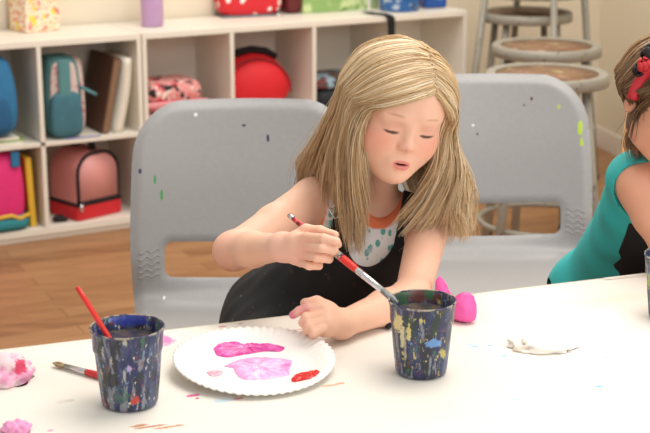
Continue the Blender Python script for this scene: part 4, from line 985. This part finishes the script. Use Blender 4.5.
lo, hi = s.bounds(); body = skin_mesh('body', s, lo, hi, .0028, M_skin, None, lambda V: head_color(V, HB_, HRB, '6B4E34', np.tile(lin('E2A88C'), (len(V), 1)))); setp(body, gB)
def regB(P):
    L = tloc(P, TO_, TR); x, y, z = L.T
    neck = .050 - np.hypot(x, z + .004); arm1 = .050 - np.linalg.norm(P - (shR + np.array([.002, -.028, -.010])), axis=1); arm2 = .044 - np.linalg.norm(P - (shL + np.array([.010, -.015, -.012])), axis=1)
    return np.maximum(np.maximum(neck, arm1), arm2)
tsb = SDF(); tsb.ops = list(ts2.ops); tsb.cap(waist + np.array([-.03, .02, 0]), pel + np.array([-.035, .02, .03]), .06, .068, .05)
tsb.cap(shR + np.array([-.0, .03, .0]), chest + np.array([-.020, .03, 0]), .038, .058, .05); tsb.cap(chest + np.array([-.020, .03, 0]), waist + np.array([-.035, .03, 0]), .058, .06, .05)
fb = lambda P: np.maximum(tsb(P) - .006 - .0030 * vnoise(P * np.array([1.2, 1, .8]), 55, 21), regB(P))
tm2 = Mat('teal_top', '30B4B4', .7); tm2.mix(tm2.mul(tm2.noise(20, 3), .2), '1A9292'); lo2, hi2 = tsb.bounds(); o = skin_mesh('sleeveless_top', fb, lo2, hi2, .003, tm2.done()); setp(o, gB)
def regB2(P):
    L = tloc(P, TO_, TR); x, y, z = L.T
    return np.maximum(np.maximum(z + .055, y + .015), np.abs(x - .0) - .08)
aps = SDF(); aps.ops = list(ts2.ops); aps.cap(pel + np.array([.02, -.05, .0]), pel + np.array([.02, -.25, -.01]), .09, .07, .05)
o = skin_mesh('apron', lambda P: np.maximum(aps(P) - .013, regB2(P)), aps.bounds()[0], aps.bounds()[1], .003, plain('black_apron_b', '17171A', .85)); setp(o, gB)
DARK = [lin('5A4330'), lin('6E5036'), lin('8E6C4A'), lin('A98862')]
sL2 = [((.0, -.076, .058), (-.064, -.035, .03), [at(642., 110, 2.30), at(639., 130, 2.31), at(637., 145, 2.33), at(639., 160, 2.34)]),
       ((.0, -.05, .085), (-.078, -.002, .01), [at(641., 115, 2.345), at(637., 132, 2.35), at(635., 146, 2.36), at(637., 158, 2.37)]),
       ((.0, .0, .1), (-.078, .03, .0), [at(641., 122, 2.38), at(637., 136, 2.385), at(635., 150, 2.39), at(638., 158, 2.4)]),
       ((.0, .05, .09), (-.03, .095, -.01), [at(650, 130, 2.43), at(646, 145, 2.43), at(646, 155, 2.44), at(648, 162, 2.45)])]
sR2 = [((.004, -.076, .058), (.064, -.045, .02), [at(725, 120, 2.30), at(728, 140, 2.31), at(728, 160, 2.33), at(728, 180, 2.34)]),
       ((.004, -.02, .098), (.08, .0, .0), [at(728, 125, 2.35), at(730, 150, 2.35), at(732, 170, 2.36), at(730, 185, 2.37)]),
       ((.004, .05, .09), (.03, .095, -.01), [at(690, 130, 2.44), at(690, 150, 2.44), at(690, 165, 2.45), at(690, 180, 2.45)])]
h_ = grow_hair('hair', [sL2, sR2], HB_, HRB, 70, 12, M_hair, None, DARK, seg=20, rad=.0013, seed=8, curl=.002); setp(h_, gB)
b = bmesh.new(); tube(b, [HB_ + HRB @ (HAIRC + np.array([math.sin(a) * .092, -.02, math.cos(a) * .097])) for a in np.linspace(-1.75, 1.75, 40)], .0065, 8, flat=1.6); o = build('headband', b, plain('red_headband', 'C02634', .5)); setp(o, gB)
def flower(c, mat, nm, r=.018, seed=0):
    rr = np.random.default_rng(seed); b = bmesh.new()
    for k in range(34):
        d = rr.normal(size=3); d /= np.linalg.norm(d); p_ = c + d * r * rr.uniform(.45, .9)
        m_ = Matrix.Translation(Vector(p_)) @ Vector((0, 0, 1)).rotation_difference(Vector(d)).to_matrix().to_4x4() @ Matrix.Diagonal((r * .42, r * .42, r * .18, 1))
        bmesh.ops.create_icosphere(b, subdivisions=2, radius=1, matrix=m_)
    o = build(nm, b, mat); setp(o, gB)
hb = lambda a, k=1.0, y=-.02: HB_ + HRB @ (HAIRC + np.array([math.sin(a) * .098 * k, y, math.cos(a) * .103 * k]))
flower(hb(-1.16, 1.15, -.030), plain('red_petals', 'C4202C', .6, .3), 'hair_flower', .014, 1); flower(hb(-.98, 1.12, -.022), plain('black_petals', '1A1416', .7, .2), 'hair_flower', .019, 2); flower(hb(-1.27, 1.10, -.020), plain('black_petals_b', '1C1416', .7, .2), 'hair_flower', .011, 3)
# wooden chair whose back post shows behind the right girl
t = empty('wooden_chair', (.865, 3.35, 0), math.radians(8), 'light orange wooden chair behind the girl in the teal top', 'chair')
M_ow = plain('orange_wood', 'C48F58', .5, .25, 12)
for sx in (-1, 1):
    b = bmesh.new(); tube(b, [(sx * .17, .0, 0), (sx * .165, .0, .40), (sx * .125, .06, .76)], [.017, .017, .014], 10); build('back_post', b, M_ow, t)
    b = bmesh.new(); tube(b, [(sx * .17, -.34, 0), (sx * .165, -.33, .408)], .016, 10); build('leg', b, M_ow, t)
build('seat', bx(-.19, .19, -.37, .02, .41, .43), M_ow, t, bevel=.006)
for z, y in ((.72, .043), (.60, .022)): build('back_slat', bx(-.14, .14, y - .007, y + .007, z - .03, z + .03), M_ow, t, bevel=.004)
# ================================================================== LIGHT
def area(name, loc, rot, sx, sy, power, col):
    l = bpy.data.lights.new(name, 'AREA'); l.shape = 'RECTANGLE'; l.size = sx; l.size_y = sy; l.energy = power; l.color = col
    o = bpy.data.objects.new(name, l); link(o); o.location = loc; o.rotation_euler = rot; return o
area('ceiling_light', (.6, 2.3, 2.65), (0, 0, 0), 1.3, 1.3, 34, (1, .95, .87))
area('ceiling_light', (.25, 4.3, 2.65), (0, 0, 0), 1.5, 1.2, 42, (1, .94, .86))
area('window_light', (1.9, .2, 1.9), (math.radians(62), 0, math.radians(42)), 1.6, 1.4, 30, (.97, .98, 1))
w = bpy.data.worlds.new('world'); bpy.context.scene.world = w; w.use_nodes = True
w.node_tree.nodes['Background'].inputs[0].default_value = (1, .97, .93, 1); w.node_tree.nodes['Background'].inputs[1].default_value = .68
sc = bpy.context.scene; sc.view_settings.view_transform = 'Standard'; sc.view_settings.look = 'None'; sc.view_settings.gamma = 1; sc.view_settings.exposure = -0.03
